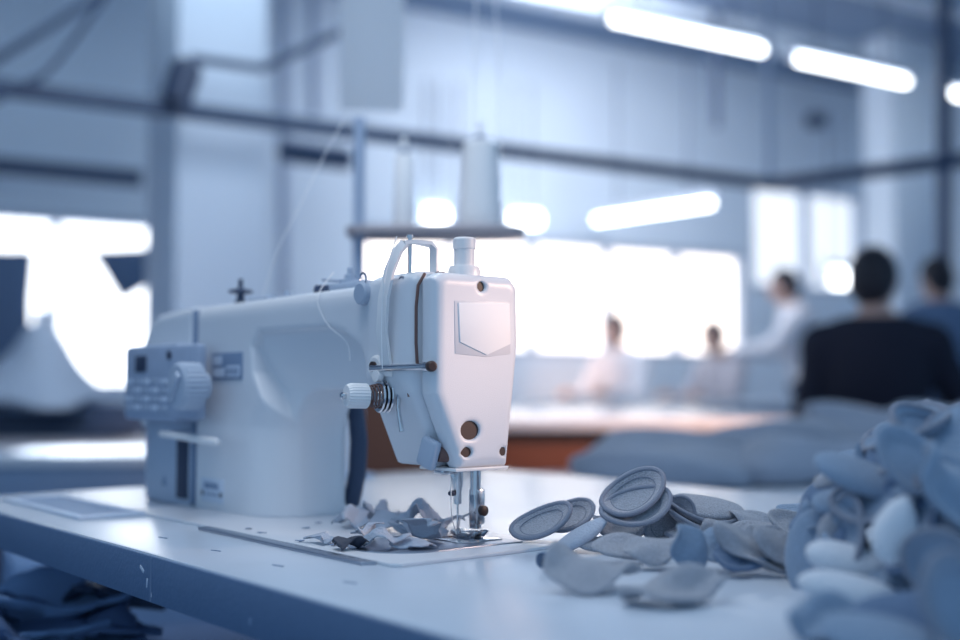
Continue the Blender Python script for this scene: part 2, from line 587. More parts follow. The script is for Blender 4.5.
strapmesh(gd, strap, 0.013, 0.0035)
strapmesh(gd, [(-0.012, -0.072, 0.300), (-0.008, -0.060, 0.301), (-0.002, -0.046, 0.299), (0.000, -0.043, 0.294), (0.000, -0.043, 0.262)], 0.010, 0.0035)
gd.build('take_up_guard', M['white'], sm)
MB().tube([(-0.018, -0.0605, 0.262), (-0.017, -0.0605, 0.306)], 0.0022, 10).build('take_up_lever', M['chrome'], sm)
MB().lathe([(0.0035, 0), (0.0035, 0.003)], (-0.017, -0.0605, 0.306), (0, 0, 1), 12).build('take_up_eyelet', M['chrome'], sm)
th = MB()
th.lathe([(0.012, 0), (0.012, 0.010), (0.010, 0.012)], (-0.075, -0.071, 0.253), (0, -1, 0), 20)
th.build('thread_guide_boss', M['plastic'], sm)
MB().tube([(-0.075 + 0.006 * math.cos(t), -0.078, 0.268 + 0.006 * math.sin(t)) for t in np.linspace(0, 2 * PI, 14)], 0.0011, 6).build('thread_eyelet', M['steel'], sm)
MB().tube([(-0.012 + 0.004 * math.cos(t), -0.074, 0.262 + 0.004 * math.sin(t)) for t in np.linspace(0, 2 * PI, 14)], 0.0011, 6).build('thread_eyelet', M['steel'], sm)

# thread guide rod and bracket
gr = MB()
gr.cyl((0.030, -0.0725, 0.1765), (-0.05, -0.084, 0.1755), 0.0034)
gr.lathe([(0.0048, 0), (0.0048, 0.006)], (0.026, -0.073, 0.1765), (1, 0.1, 0), 16)
gr.build('thread_guide_rod', M['chrome'], sm)
MB().lathe([(0.0052, 0), (0.0052, 0.005), (0.0035, 0.0065)], (0.033, -0.0722, 0.1768), (1, -0.35, 0), 18).build('guide_screw', M['copperhole'], sm)
br = MB()
br.lathe([(0.0125, 0), (0.0125, 0.009), (0.010, 0.011)], (-0.050, -0.070, 0.1765), (0, -1, 0), 22)
br.lathe([(0.006, 0), (0.006, 0.006)], (-0.040, -0.080, 0.168), (0, -1, 0), 14)
br.build('thread_guide_bracket', M['white'], sm)
MB().lathe([(0.0052, 0), (0.0052, 0.003)], (-0.050, -0.0805, 0.1775), (0, -1, 0), 14).build('bracket_screw', M['copperhole'], sm)

# tension assembly on the side of the head
TA = Vector((-0.038, -0.066, 0.1475))
tx = Vector((-0.20, -1, 0.02)).normalized()
td = MB()
for h0 in (0.004, 0.0085, 0.013):
    td.lathe([(0.006, h0), (0.0155, h0 + 0.0005), (0.0165, h0 + 0.0018), (0.0155, h0 + 0.003), (0.006, h0 + 0.0034)], TA, tx, 28)
td.lathe([(0.006, 0), (0.006, 0.02)], TA, tx, 16)
td.build('tension_disc', M['chrome'], sm)
spm = []
for k in range(60):
    t = k / 59
    a = t * 2 * PI * 4
    x = Vector((1, 0, 0)) - tx * tx.x
    x.normalize()
    y = tx.cross(x)
    spm.append(TA + tx * (0.016 + 0.012 * t) + (x * math.cos(a) + y * math.sin(a)) * (0.0125 - 0.003 * t))
MB().tube(spm, 0.0009, 6).build('tension_spring', M['seam'], sm, label='dark coil spring behind the white knob')
kn = MB()
kn.lathe([(0.010, 0.028), (0.0125, 0.0285), (0.0125, 0.046), (0.0105, 0.050), (0.005, 0.0505)], TA, tx, 48, knurl=0.045)
kb = kn.build('tension_knob', M['white'], sm, sharp=25, label='white knurled tension knob')
MB().lathe([(0.0036, 0.050), (0.0036, 0.0545), (0.0022, 0.056)], TA, tx, 14).build('knob_stud', M['chrome'], kb)
MB().tube([TA + Vector((0.016, -0.004, 0.004)), TA + Vector((0.024, -0.010, -0.012)), TA + Vector((0.030, -0.010, -0.034))], [0.0022, 0.002, 0.0026], 8).build('check_spring', M['chrome'], sm)
MB().tube([TA + Vector((0.028, -0.0055, 0.052)), TA + Vector((0.031, -0.0070, 0.028)), TA + Vector((0.036, -0.0062, 0.000))], 0.0012, 8).build('thread_slot', M['seam'], sm)
# grey hand lifter paddle
pdl = MB()
pdl.box((0.012, -0.058, 0.093), (0.024, 0.010, 0.030), 0.0045, Euler((0.0, 0.35, 0.12)).to_matrix(), 3)
pdl.build('lifter_paddle', M['plastic'], sm, label='grey plastic lifter paddle')
MB().cyl((0.018, -0.052, 0.092), (0.026, -0.020, 0.090), 0.0075).build('lifter_hub', M['seam'], sm)
lg = MB()
lg.box((0.006, -0.032, 0.074), (0.016, 0.020, 0.006), 0.0012)
lg.lathe([(0.003, 0), (0.003, 0.008)], (0.010, -0.026, 0.076), (0, 0, -1), 12)
lg.build('needle_thread_guide', M['chrome'], sm)

# motor housing, control box, dial, lever
def housing_sdf(P):
    prof = [(-0.490, 0.10), (-0.490, 0.262), (-0.600, 0.257), (-0.632, 0.245), (-0.660, 0.205), (-0.660, 0.10)]
    return sd_prism(P, 1, prof, -0.070, 0.036, 0.010)


build_sdf('motor_housing', housing_sdf, (-0.665, -0.075, 0.095), (-0.487, 0.04, 0.265), 0.0032, M['paint'], sm)
MB().boxab((-0.4895, -0.0705, 0.006), (-0.4835, 0.038, 0.258), 0.002).build('housing_seam', M['midmark'], sm)
lb = MB()
lb.boxab((-0.635, -0.0715, 0.0), (-0.4895, 0.036, 0.116), 0.006)
lbo = lb.build('motor_box', M['plastic'], sm)
MB().boxab((-0.527, -0.0728, 0.010), (-0.494, -0.0705, 0.090), 0.0008).build('box_slot', M['darkslot'], lbo, label='dark vertical slot')
MB().prism([(-0.574, 0.024), (-0.558, 0.024), (-0.566, 0.038)], lambda u, v, t: (u, t, v), -0.0725, -0.0712).build('warning_triangle', M['midmark'], lbo)
cb = MB()
cb.boxab((-0.628, -0.105, 0.112), (-0.462, -0.066, 0.212), 0.006)
cb.boxab((-0.480, -0.105, 0.116), (-0.404, -0.090, 0.210), 0.005)
cbo = cb.build('control_box', M['panelgrey'], sm)
MB().boxab((-0.621, -0.1062, 0.120), (-0.410, -0.1045, 0.206), 0.0006).build('control_face', M['panelgrey'], cbo)
MB().boxab((-0.586, -0.1075, 0.176), (-0.550, -0.1058, 0.198), 0.0006).build('display_screen', M['darkslot'], cbo, label='small dark display window')
MB().lathe([(0.006, 0), (0.006, 0.002)], (-0.478, -0.106, 0.197), (0, -1, 0), 14).build('indicator_light', M['darkslot'], cbo)
for r in range(4):
    for c in range(5):
        if c > 3 and r < 0: continue
        MB().boxab((-0.615 + c * 0.028, -0.1080, 0.126 + r * 0.0115), (-0.615 + c * 0.028 + 0.018, -0.1058, 0.126 + r * 0.0115 + 0.0062), 0.0006).build('panel_button', M['palemark'] if (r + c) % 2 else M['plastic'], cbo)
DC = Vector((-0.393, -0.106, 0.1575))
dl = MB()
dl.lathe([(0.016, -0.010), (0.016, 0), (0.0290, 0.002), (0.0290, 0.026), (0.026, 0.030), (0.010, 0.031)], DC, (0, -1, 0), 56, knurl=0.05)
dlo = dl.build('stitch_dial', M['plastic'], sm, sharp=25)
MB().lathe([(0.005, 0), (0.005, 0.0015)], DC + Vector((0.0, -0.031, 0.006)), (0, -1, 0), 14).build('dial_mark', M['darkslot'], dlo)
MB().box(DC + Vector((0, -0.033, 0)), (0.038, 0.006, 0.012), 0.0025, Euler((0, -0.9, 0)).to_matrix()).build('dial_grip', M['plastic'], dlo)
MB().tube([(-0.518, -0.098, 0.0955), (-0.45, -0.101, 0.094), (-0.39, -0.104, 0.0925), (-0.352, -0.104, 0.0915), (-0.344, -0.104, 0.0912)], [0.0042, 0.0046, 0.0050, 0.0050, 0.003], 12).build('reverse_lever', M['white'], sm)
MB().cyl((-0.49, -0.060, 0.0955), (-0.49, -0.100, 0.0955), 0.006).build('lever_pivot', M['plastic'], sm)
# labels on the column
lab = MB().boxab((-0.426, -0.0735, 0.166), (-0.345, -0.0715, 0.199), 0.0004).build('information_label', M['midmark'], sm, label='dark label with four pale cells')
for (x0, z0, x1, z1) in ((-0.421, 0.169, -0.390, 0.180), (-0.421, 0.184, -0.398, 0.195), (-0.384, 0.169, -0.350, 0.183)):
    MB().boxab((x0, -0.0742, z0), (x1, -0.0732, z1)).build('label_cell', M['palemark'], lab)
for k in range(4):
    MB().boxab((-0.381 + k * 0.0075, -0.0747, 0.172), (-0.3765 + k * 0.0075, -0.0740, 0.180)).build('label_print', M['midmark'], lab)
lab2 = MB().boxab((-0.452, -0.0733, 0.012), (-0.392, -0.0716, 0.042), 0.0004).build('maker_plate', M['palemark'], sm)
for k in range(6):
    MB().boxab((-0.442 + k * 0.0068, -0.0740, 0.029), (-0.4375 + k * 0.0068, -0.0732, 0.037)).build('plate_print', M['midmark'], lab2)
for k in range(2):
    MB().boxab((-0.449 + k * 0.05, -0.0742, 0.020), (-0.444 + k * 0.05, -0.0732, 0.026)).build('plate_rivet', M['darkslot'], lab2)
MB().boxab((-0.437, -0.0738, 0.021), (-0.405, -0.0732, 0.0235)).build('plate_line', M['midmark'], lab2)

# fittings on the top of the arm
tg = MB()
tg.lathe([(0.008, 0), (0.008, 0.004), (0.005, 0.006), (0.005, 0.014), (0.015, 0.015), (0.016, 0.018), (0.006, 0.021), (0.003, 0.022), (0.003, 0.033)], (-0.434, -0.03, 0.263), (0, 0, 1), 20)
tg.build('oil_sight', M['darkmetal'], sm)
tp = MB()
tp.box((-0.372, -0.03, 0.266), (0.05, 0.02, 0.006), 0.002)
tp.lathe([(0.005, 0), (0.005, 0.006)], (-0.335, -0.035, 0.263), (0, 0, 1), 12)
tp.lathe([(0.006, 0), (0.004, 0.010)], (-0.312, -0.03, 0.263), (0, 0, 1), 12)
tp.build('arm_cap', M['plastic'], sm)
bw = MB()
bw.box((-0.180, -0.02, 0.2695), (0.090, 0.030, 0.010), 0.003)
bw.lathe([(0.013, 0), (0.013, 0.004), (0.006, 0.005), (0.006, 0.010), (0.003, 0.011), (0.003, 0.018)], (-0.190, -0.02, 0.274), (0, 0, 1), 18)
bw.box((-0.205, -0.025, 0.278), (0.05, 0.008, 0.003), 0.001, Euler((0, 0.1, 0.2)).to_matrix())
bw.build('bobbin_winder', M['plastic'], sm, label='small bobbin winder on top of the arm')
MB().lathe([(0.010, 0), (0.012, 0.004), (0.010, 0.010)], (-0.222, -0.035, 0.263), (0, 0, 1), 16).build('winder_wheel', M['darkmetal'], sm)
# handwheel side belt cover seen through the arm opening
bg = MB()
bg.tube([(-0.296, 0.052, 0.012), (-0.288, 0.056, 0.05), (-0.285, 0.056, 0.09), (-0.290, 0.055, 0.125), (-0.305, 0.045, 0.145)], 0.011, 10)
bg.build('rear_hose', M['darkmetal'], sm, label='dark hose up the back of the column')

# needle thread
def strand(name, pts, label, cat='thread', r=0.0006, group=None, m='thread'):
    P = [Vector(p) for p in pts]
    out = []
    n = len(P)
    for i in range(n - 1):
        p0, p1, p2, p3 = P[max(i - 1, 0)], P[i], P[i + 1], P[min(i + 2, n - 1)]
        for k in range(6):
            t = k / 6
            out.append(0.5 * ((2 * p1) + (p2 - p0) * t + (2 * p0 - 5 * p1 + 4 * p2 - p3) * t * t + (3 * p1 - p0 - 3 * p2 + p3) * t ** 3))
    out.append(P[-1])
    o = MB().tube(out, r, 6).build(name, M[m])
    return props(o, label, cat, group)


strand('needle_thread', [(0.0, -0.0195, 0.078), (0.003, -0.0235, 0.055), (0.002, -0.022, 0.030), (0.0, -0.0145, 0.010)], 'fine white thread running down to the machine needle')
strand('top_thread', [(-0.185, -0.045, 0.285), (-0.170, -0.0745, 0.255), (-0.150, -0.0745, 0.225), (-0.125, -0.066, 0.205), (-0.117, -0.066, 0.185)], 'loose white thread end lying on the side of the machine arm')
strand('guard_thread', [(-0.018, -0.0925, 0.175), (-0.020, -0.0925, 0.21), (-0.019, -0.092, 0.245), (-0.0165, -0.0885, 0.275), (-0.015, -0.078, 0.306)], 'white thread along the take-up guard of the machine')

# ================================================================== bench under the machine
tb = root('sewing_bench', (0.3, 0.2, FLOOR), 'white laminate sewing bench top with blue grey front edge, carrying the machine and pads', 'table')
TX0, TX1, TY0, TY1 = -0.819, 1.30, -0.28, 0.685
MB().boxab((TX0, TY0 + 0.003, -0.0425), (TX1, TY1, 0.0), 0.002).build('bench_top', M['tabletop'], tb)
MB().boxab((TX0 - 0.001, TY0, -0.0445), (TX1, TY0 + 0.004, -0.0015), 0.001).build('edge_band', M['tableedge'], tb, label='blue grey edge band along the front')
for x, y in ((-0.74, 0.60), (1.22, -0.2), (1.22, 0.6)):
    MB().boxab((x - 0.025, y - 0.025, FLOOR), (x + 0.025, y + 0.025, -0.0425), 0.003).build('leg', M['poleblue'], tb)
ed = MB()
ed.boxab((-0.1255, TY0 - 0.0008, -0.043), (-0.1235, TY0 + 0.001, -0.003))
ed.build('edge_joint', M['midmark'], tb)
for (px, py, sx, sz, an) in ((142, 569, .010, .0035, .5), (147, 583, .0022, .009, .15), (151, 594, .0025, .006, -.2), (250, 622, .004, .006, .3)):
    r = ray(px, py)
    p = CAM + r * (TY0 - CAM[1]) / r[1]
    MB().box((p[0], TY0 + 0.0004, p[2]), (sx, 0.0018, sz), 0.0006, Euler((0, an, 0)).to_matrix()).build('edge_chip', M['benchblue' if px == 250 else 'palemark'], tb)
for (px, py) in ((163, 538), (216, 551), (278, 566), (350, 583)):
    p = onz(px, py)
    MB().box((p[0], p[1], 0.0004), (0.014, 0.0009, 0.0008), 0.0, Euler((0, 0, 0.25)).to_matrix()).build('staple', M['midmark'], tb)

# inset tray at the far end of the bench
tr = root('inset_tray', (-0.585, -0.187, 0), 'shallow framed tray let into the bench left of the machine', 'tray')
f = MB()
x0, x1, y0, y1 = -0.735, -0.445, -0.232, -0.148
for a, b in (((x0, y0, 0), (x1, y0 + 0.010, 0.004)), ((x0, y1 - 0.010, 0), (x1, y1, 0.004)), ((x0, y0 + .01, 0), (x0 + 0.012, y1 - .01, 0.004)), ((x1 - 0.012, y0 + .01, 0), (x1, y1 - .01, 0.004))):
    f.boxab(a, b, 0.001)
f.build('tray_frame', M['palemark'], tr)
MB().boxab((x0 + .012, y0 + .010, 0), (x1 - .012, y1 - .010, 0.0015)).build('tray_floor', M['benchblue'], tr)

# ================================================================== thread stand with cones
ts = root('thread_stand', (-0.789, 0.386, 0), 'grey pole thread stand behind the machine with a flat cone tray', 'thread stand')
SB = np.array([-0.770, 0.372, 0.0])
st = MB()
st.lathe([(0.030, 0), (0.030, 0.006), (0.012, 0.010)], SB, (0, 0, 1), 20)
st.build('base', M['poleblue'], ts)
MB().cyl(SB + [0, 0, .006], SB + [0, 0, .628], 0.0105).build('pole', M['poleblue'], ts)
td_ = np.array([-0.579, 0.604, 0]) - SB
td_ /= np.linalg.norm(td_)
tn_ = np.array([-td_[1], td_[0], 0])
tray = MB()
c0 = SB + td_ * 0.135 + np.array([0, 0, 0.424])
outl = []
for k in range(48):
    a = 2 * PI * k / 48
    ca, sa = math.cos(a), math.sin(a)
    e = 0.45
    outl.append((0.155 * math.copysign(abs(ca) ** e, ca), 0.075 * math.copysign(abs(sa) ** e, sa)))
tray.prism(outl, lambda u, v, t: tuple(c0 + td_ * u + tn_ * v + ZUP * t), -0.006, 0.006, 0.001)
tray.build('cone_tray', M['traymetal'], ts)
CA, CB = SB + td_ * 0.078 + [0, 0, 0.430], SB + td_ * 0.212 + [0, 0, 0.430]
for c, h in ((CA, 0.165), (CB, 0.185)):
    MB().cyl(c, c + [0, 0, h], 0.0028, n=12).build('spool_pin', M['white'], ts)


def cone(name, c, prof, label, top):
    r = root(name, c, label, 'thread cone', 'thread cones on the stand')
    MB().lathe(prof, c, (0, 0, 1), 32).build('wound_thread', M['thread'], r)
    h = prof[-1][1]
    MB().lathe([(top, h - 0.004), (top, h + 0.006), (top * 0.7, h + 0.0075)], c, (0, 0, 1), 24).build('cone_tip', M['cone'], r)
    MB().lathe([(0.0055, h), (0.0045, h + 0.03)], c, (0, 0, 1), 12).build('cone_nose', M['white'], r)


cone('thread_cone', CA, [(0.017, 0), (0.0185, 0.004), (0.0185, 0.03), (0.0150, 0.130), (0.012, 0.134)], 'narrow white thread cone on the stand tray, beside the pole', 0.0095)
cone('thread_cone', CB, [(0.034, 0), (0.0365, 0.004), (0.0375, 0.03), (0.0295, 0.152), (0.014, 0.159)], 'wide white thread cone on the stand tray, farther from the pole', 0.0115)
strand('hanging_thread', [W(472, 132, 2.0), W(474, 70, 2.0), W(476, 0, 2.0), W(478, -60, 2.0)], 'thread rising from the wide thread cone, nearer the pole', r=.0011, group='threads hanging above the stand')
strand('hanging_thread', [W(500, 230, 2.02), W(499, 70, 2.02), W(495, 0, 2.02), W(490, -60, 2.02)], 'thread rising behind the wide thread cone, farther from the pole', r=.0011, group='threads hanging above the stand')
strand('hanging_thread', [W(345, 118, 1.6), W(322, 160, 1.57), W(300, 205, 1.55), W(280, 245, 1.52), W(262, 298, 1.50)], 'slack thread slanting down from the pole to the machine arm', r=.0006, group='threads hanging above the stand')

# ================================================================== felt pads
def pad_geo(L, Wd, T, kind, seed):
    r = random.Random(seed)
    NR, NA = 9, 34
    top, bot = [], []
    ph = [r.uniform(0, 6.28) for _ in range(6)]
    bend = {'cup': 0.10, 'flat': r.uniform(-.15, .25), 'leaf': r.uniform(.02, .18), 'puff': 0.06}[kind]
    tw = {'cup': 0.1, 'flat': r.uniform(-.3, .3), 'leaf': r.uniform(-.5, .5), 'puff': 0}[kind]
    fold = r.uniform(.15, .5) if kind == 'leaf' else 0
    taper = r.uniform(.05, .2) if kind != 'leaf' else .35

    def pos(rr, a, side):
        ca, sa = math.cos(a), math.sin(a)
        x = rr * ca
        y = rr * sa
        # egg outline, pointed for leaf
        wy = (1 - taper * ca * rr)
        if kind == 'leaf':
            wy *= (1 - 0.45 * abs(ca) ** 3 * rr)
        X = x * L / 2 * (1 + 0.02 * math.sin(3 * a + ph[0]))
        Y = y * Wd / 2 * wy * (1 + 0.04 * math.sin(2 * a + ph[1]))
        if kind == 'puff':
            z = side * T / 2 * math.sqrt(max(0, 1 - rr ** 2.4))
        elif kind == 'cup':
            z = side * T * 0.28 * math.sqrt(max(0, 1 - rr ** 8)) + 0.17 * Wd * rr ** 3 - 0.03 * Wd * math.exp(-((rr - .62) / .12) ** 2) * (side > 0)
        else:
            z = side * T * 0.32 * math.sqrt(max(0, 1 - rr ** 6)) + T * .4 * math.sin(3 * x + ph[2]) * math.cos(3 * y + ph[3]) * rr
        z += bend * L * .5 * x * x
        if fold:
            z += fold * abs(Y) ** 1.3 * 3 * (0.5 + .5 * x)
        if kind in ('leaf', 'flat'):
            z += T * (.20 if kind == 'leaf' else .10) * (math.sin(4 * x + 2.4 * y + ph[4]) + math.sin(-3 * x + 4 * y + ph[5]))
        t = tw * x
        return (X, Y * math.cos(t) - z * math.sin(t), Y * math.sin(t) + z * math.cos(t))
    vs, fs = [], []
    rings = [math.sin(PI / 2 * k / NR) for k in range(1, NR + 1)]
    vs.append(pos(0, 0, 1))
    for rr in rings:
        vs += [pos(rr, 2 * PI * k / NA, 1) for k in range(NA)]
    for rr in rings[-2::-1]:
        vs += [pos(rr, 2 * PI * k / NA, -1) for k in range(NA)]
    vs.append(pos(0, 0, -1))
    nr = 2 * NR - 1
    for k in range(NA):
        fs.append([0, 1 + k, 1 + (k + 1) % NA])
    for i in range(nr - 1):
        for k in range(NA):
            a = 1 + i * NA
            fs.append([a + k, a + NA + k, a + NA + (k + 1) % NA, a + (k + 1) % NA])
    last = len(vs) - 1
    a = 1 + (nr - 1) * NA
    for k in range(NA):
        fs.append([a + k, last, a + (k + 1) % NA])
    edge = [Vector(pos(1.0, 2 * PI * k / NA, 1)) for k in range(NA)]
    edge_in = [Vector(pos(.72, 2 * PI * k / NA, 1)) for k in range(NA)]
    return vs, fs, edge, edge_in


def pad(c, L, Wd, T, l, n, kind, label, group, mat_name='felt', rimmed=False, name='felt_pad', seed=None):
    rot = basis(l, n)
    s = seed if seed is not None else random.randrange(10 ** 6)
    r = root(name, c, label, 'pad', group, rot)
    vs, fs, edge, ein = pad_geo(L, Wd, T, kind, s)
    link('pad_body', vs, fs, M[mat_name], r, local=True)
    if rimmed:
        mb = MB().tube(edge, T * 0.22, 8, closed=True)
        mb.build('bound_edge', M['rim'], r, local=True, sharp=None)
        if kind == 'cup':
            mb = MB().tube([p + Vector((0, 0, T * .02)) for p in ein], T * 0.05, 6, closed=True)
            mb.build('stitch_line', M['rim'], r, local=True, sharp=None)
    return r


GP1 = 'felt pads beside the needle'
GP2 = 'loose felt pieces in front of the pads'
GP3 = 'felt pads heaped at the right of the bench'
# (px, py, depth, length, width, thickness, long axis, normal, kind, material, rimmed, label, group)
PADS = [
    (568, 521, 1.18, .058, .038, .011, (.8, .35, .35), (.1, -.5, .85), 'cup', 'felt', 1, 'small grey cupped felt pad half hidden behind the leftmost pad', GP1),
    (543, 527, 1.15, .064, .040, .012, (.85, .25, .42), (.05, -.42, .9), 'cup', 'felt', 1, 'grey cupped felt pad nearest the machine needle, tilted on its edge', GP1),
    (581, 536, 1.115, .062, .030, .013, (.83, .30, .46), (-.50, -.25, .83), 'puff', 'scrap', 0, 'pale thick felt pad leaning up to the right', GP1),
    (634, 498, 1.13, .068, .046, .012, (.80, .30, .52), (-.25, -.72, .65), 'cup', 'felt', 1, 'large oval felt pad standing on top of the pile with its face showing', GP1),
    (637, 512, 1.12, .070, .046, .011, (.9, .2, .30), (.0, -.60, .8), 'cup', 'felt', 1, 'cupped felt pad right under the big upright oval one', GP1),
    (618, 529, 1.14, .052, .034, .010, (.95, .2, -.15), (.05, -.45, .9), 'flat', 'felt', 1, 'felt pad tucked in the middle of the small pile', GP1),
    (610, 544, 1.095, .066, .030, .011, (.97, .2, .06), (0, -.25, .97), 'puff', 'felt', 0, 'flat felt pad lying lowest at the front of the small pile', GP1),
    (707, 507, 1.17, .078, .046, .011, (.97, .2, -.12), (.08, -.40, .9), 'puff', 'felt', 0, 'broad felt pad lying face up on the right of the small pile', GP1),
    (700, 518, 1.16, .076, .044, .009, (.95, .2, -.2), (-.05, -.35, .93), 'cup', 'felt', 1, 'felt pad second from top under the broad face-up pad', GP1),
    (698, 528, 1.14, .072, .042, .009, (.95, .25, -.25), (-.05, -.3, .93), 'cup', 'felt', 1, 'felt pad third from top under the broad face-up pad', GP1),
    (700, 537, 1.12, .068, .042, .009, (.95, .2, -.1), (0, -.25, .96), 'flat', 'felt', 1, 'lowest felt pad under the broad face-up pad', GP1),
    (668, 521, 1.15, .058, .040, .009, (.7, .2, .65), (.55, -.55, .6), 'cup', 'felt', 1, 'felt pad leaning between the upright oval and the broad pad', GP1),
    (757, 522, 1.16, .062, .034, .008, (.95, .2, -.2), (0, -.5, .86), 'flat', 'felt', 0, 'thin felt pad on the bench at the right of the broad pad', GP1),
    (690, 550, 1.06, .048, .032, .008, (.45, .15, -.88), (.25, -.93, .1), 'leaf', 'feltmid', 0, 'dark upright leaf-shaped felt piece in front of the stacked pads', GP2),
    (592, 586, 1.00, .084, .058, .011, (.9, .3, -.05), (.1, -.25, .95), 'leaf', 'felt', 0, 'crumpled pale felt piece in front with a rolled corner', GP2),
    (630, 559, 1.04, .070, .036, .010, (.95, .2, -.05), (0, -.4, .9), 'flat', 'felt', 0, 'flat felt piece lying behind the two crumpled ones', GP2),
    (676, 600, .955, .086, .046, .011, (.92, .25, .12), (-.05, -.30, .95), 'leaf', 'felt', 0, 'frontmost crumpled felt piece on the bare bench top', GP2),
    (660, 566, 1.01, .064, .036, .010, (.95, -.2, .1), (.1, -.45, .9), 'flat', 'felt', 0, 'felt piece wedged behind the frontmost crumpled one', GP2),
    (757, 553, 1.03, .088, .032, .010, (.86, -.1, -.50), (.3, -.7, .6), 'leaf', 'felt', 0, 'long pointed felt piece sloping down to the right between the piles', GP2),
    (730, 567, 1.03, .060, .042, .010, (.9, .2, .2), (.0, -.75, .6), 'leaf', 'feltmid', 0, 'darker folded felt piece under the long pointed one', GP2),
    (795, 530, 1.08, .062, .036, .010, (.95, .1, -.25), (0, -.6, .8), 'cup', 'felt', 0, 'felt pad lying right behind the long pointed piece', GP2),
    (790, 552, 1.00, .070, .030, .010, (.85, -.1, -.5), (.2, -.7, .6), 'flat', 'felt', 0, 'felt piece sloping against the left foot of the big heap', GP2),
    (800, 512, 1.12, .050, .030, .010, (.95, .2, .1), (0, -.5, .85), 'flat', 'feltmid', 0, 'small felt pad at the far left foot of the big heap', GP2),
    (750, 535, 1.08, .056, .034, .009, (.95, .1, .1), (0, -.5, .85), 'flat', 'felt', 0, 'short felt pad half covered by the long pointed piece', GP2),
    (775, 541, 1.02, .060, .034, .010, (.9, .1, -.25), (.1, -.6, .8), 'flat', 'felt', 0, 'felt piece lying across the lower end of the long pointed one', GP2),
    (788, 566, .96, .058, .030, .010, (.95, -.1, .15), (0, -.45, .9), 'leaf', 'feltmid', 0, 'darker felt piece on the bench touching the foot of the big heap', GP2),
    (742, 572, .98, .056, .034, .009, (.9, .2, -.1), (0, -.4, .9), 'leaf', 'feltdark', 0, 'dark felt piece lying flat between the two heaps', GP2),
    (812, 543, .96, .056, .030, .010, (.8, -.1, .5), (-.2, -.8, .5), 'cup', 'felt', 1, 'small rimmed felt pad leaning on the left foot of the big heap', GP2),
    (722, 541, 1.05, .054, .032, .009, (.8, .1, -.5), (.2, -.8, .5), 'flat', 'felt', 0, 'felt piece standing behind the darker folded one', GP2),
    # the heap
    (850, 562, .845, .066, .030, .021, (.96, -.1, -.20), (.12, -.62, .78), 'puff', 'padwhite', 0, 'white padded oval on top of the two lying ones', GP3),
    (848, 592, .805, .070, .030, .021, (.97, -.1, -.16), (.10, -.62, .78), 'puff', 'padwhite', 0, 'white padded oval lying under the other, lowest of the three', GP3),
    (895, 531, .80, .050, .030, .020, (.36, .2, .90), (.15, -.95, .2), 'puff', 'padwhite', 0, 'white padded oval standing upright in the heap', GP3),
    (920, 434, .89, .062, .042, .010, (.9, .25, -.22), (.05, -.80, .6), 'cup', 'feltmid', 1, 'felt pad with a raised rim on the crest of the heap', GP3),
    (955, 426, .87, .050, .034, .009, (.8, .1, .5), (.1, -.6, .8), 'flat', 'feltmid', 1, 'felt pad at the top right of the heap, cut by the picture edge', GP3),
    (865, 478, .87, .082, .042, .016, (.92, -.05, -.30), (.15, -.55, .83), 'puff', 'feltmid', 0, 'broad felt pad sloping along the upper left flank of the heap', GP3),
    (912, 470, .84, .072, .052, .012, (.85, -.1, -.5), (.3, -.8, .5), 'cup', 'feltmid', 0, 'wide curled felt pad below the rimmed pad of the crest', GP3),
    (948, 492, .80, .075, .044, .012, (.45, -.1, -.9), (.5, -.8, .2), 'leaf', 'feltmid', 0, 'large folded felt pad hanging down the right side of the heap', GP3),
    (942, 563, .78, .058, .046, .010, (.4, .1, -.9), (-.6, -.75, .1), 'cup', 'feltmid', 1, 'ring-like hollow felt pad at the right of the upright white oval', GP3),
    (832, 480, .91, .030, .018, .012, (.9, -.1, .3), (0, -.5, .85), 'puff', 'felt', 0, 'small blunt felt tip poking out at the left of the heap', GP3),
    (826, 494, .905, .030, .014, .010, (.9, -.1, .35), (0, -.5, .85), 'puff', 'feltdark', 0, 'dark small felt tip just under the blunt one', GP3),
    (850, 500, .89, .060, .028, .012, (.95, -.1, .12), (0, -.6, .8), 'puff', 'feltmid', 0, 'felt pad under the broad one on the left flank', GP3),
    (834, 530, .88, .030, .024, .012, (.3, .1, .95), (-.1, -.95, .1), 'puff', 'felt', 0, 'stubby upright felt piece above the white ovals', GP3),
    (905, 565, .83, .066, .024, .009, (.85, .2, .50), (-.4, -.7, .6), 'leaf', 'feltmid', 0, 'thin felt strip rising to the right of the lying white ovals', GP3),
    (840, 622, .775, .070, .038, .012, (.95, .1, .05), (0, -.5, .86), 'leaf', 'feltmid', 0, 'crumpled felt pad lying at the front foot of the heap', GP3),
    (905, 618, .775, .080, .040, .012, (.95, .1, .15), (.1, -.6, .8), 'puff', 'feltdark', 0, 'dark felt pad right of the crumpled one at the front foot', GP3),
    (955, 605, .75, .070, .042, .012, (.6, .1, -.75), (-.2, -.8, .5), 'cup', 'feltmid', 1, 'rimmed felt pad at the bottom right corner of the heap', GP3),
    (875, 636, .74, .070, .036, .012, (.95, .05, -.1), (0, -.5, .86), 'puff', 'feltmid', 0, 'nearest felt pad of the heap, at the lower picture edge', GP3),
]
KEEP = []
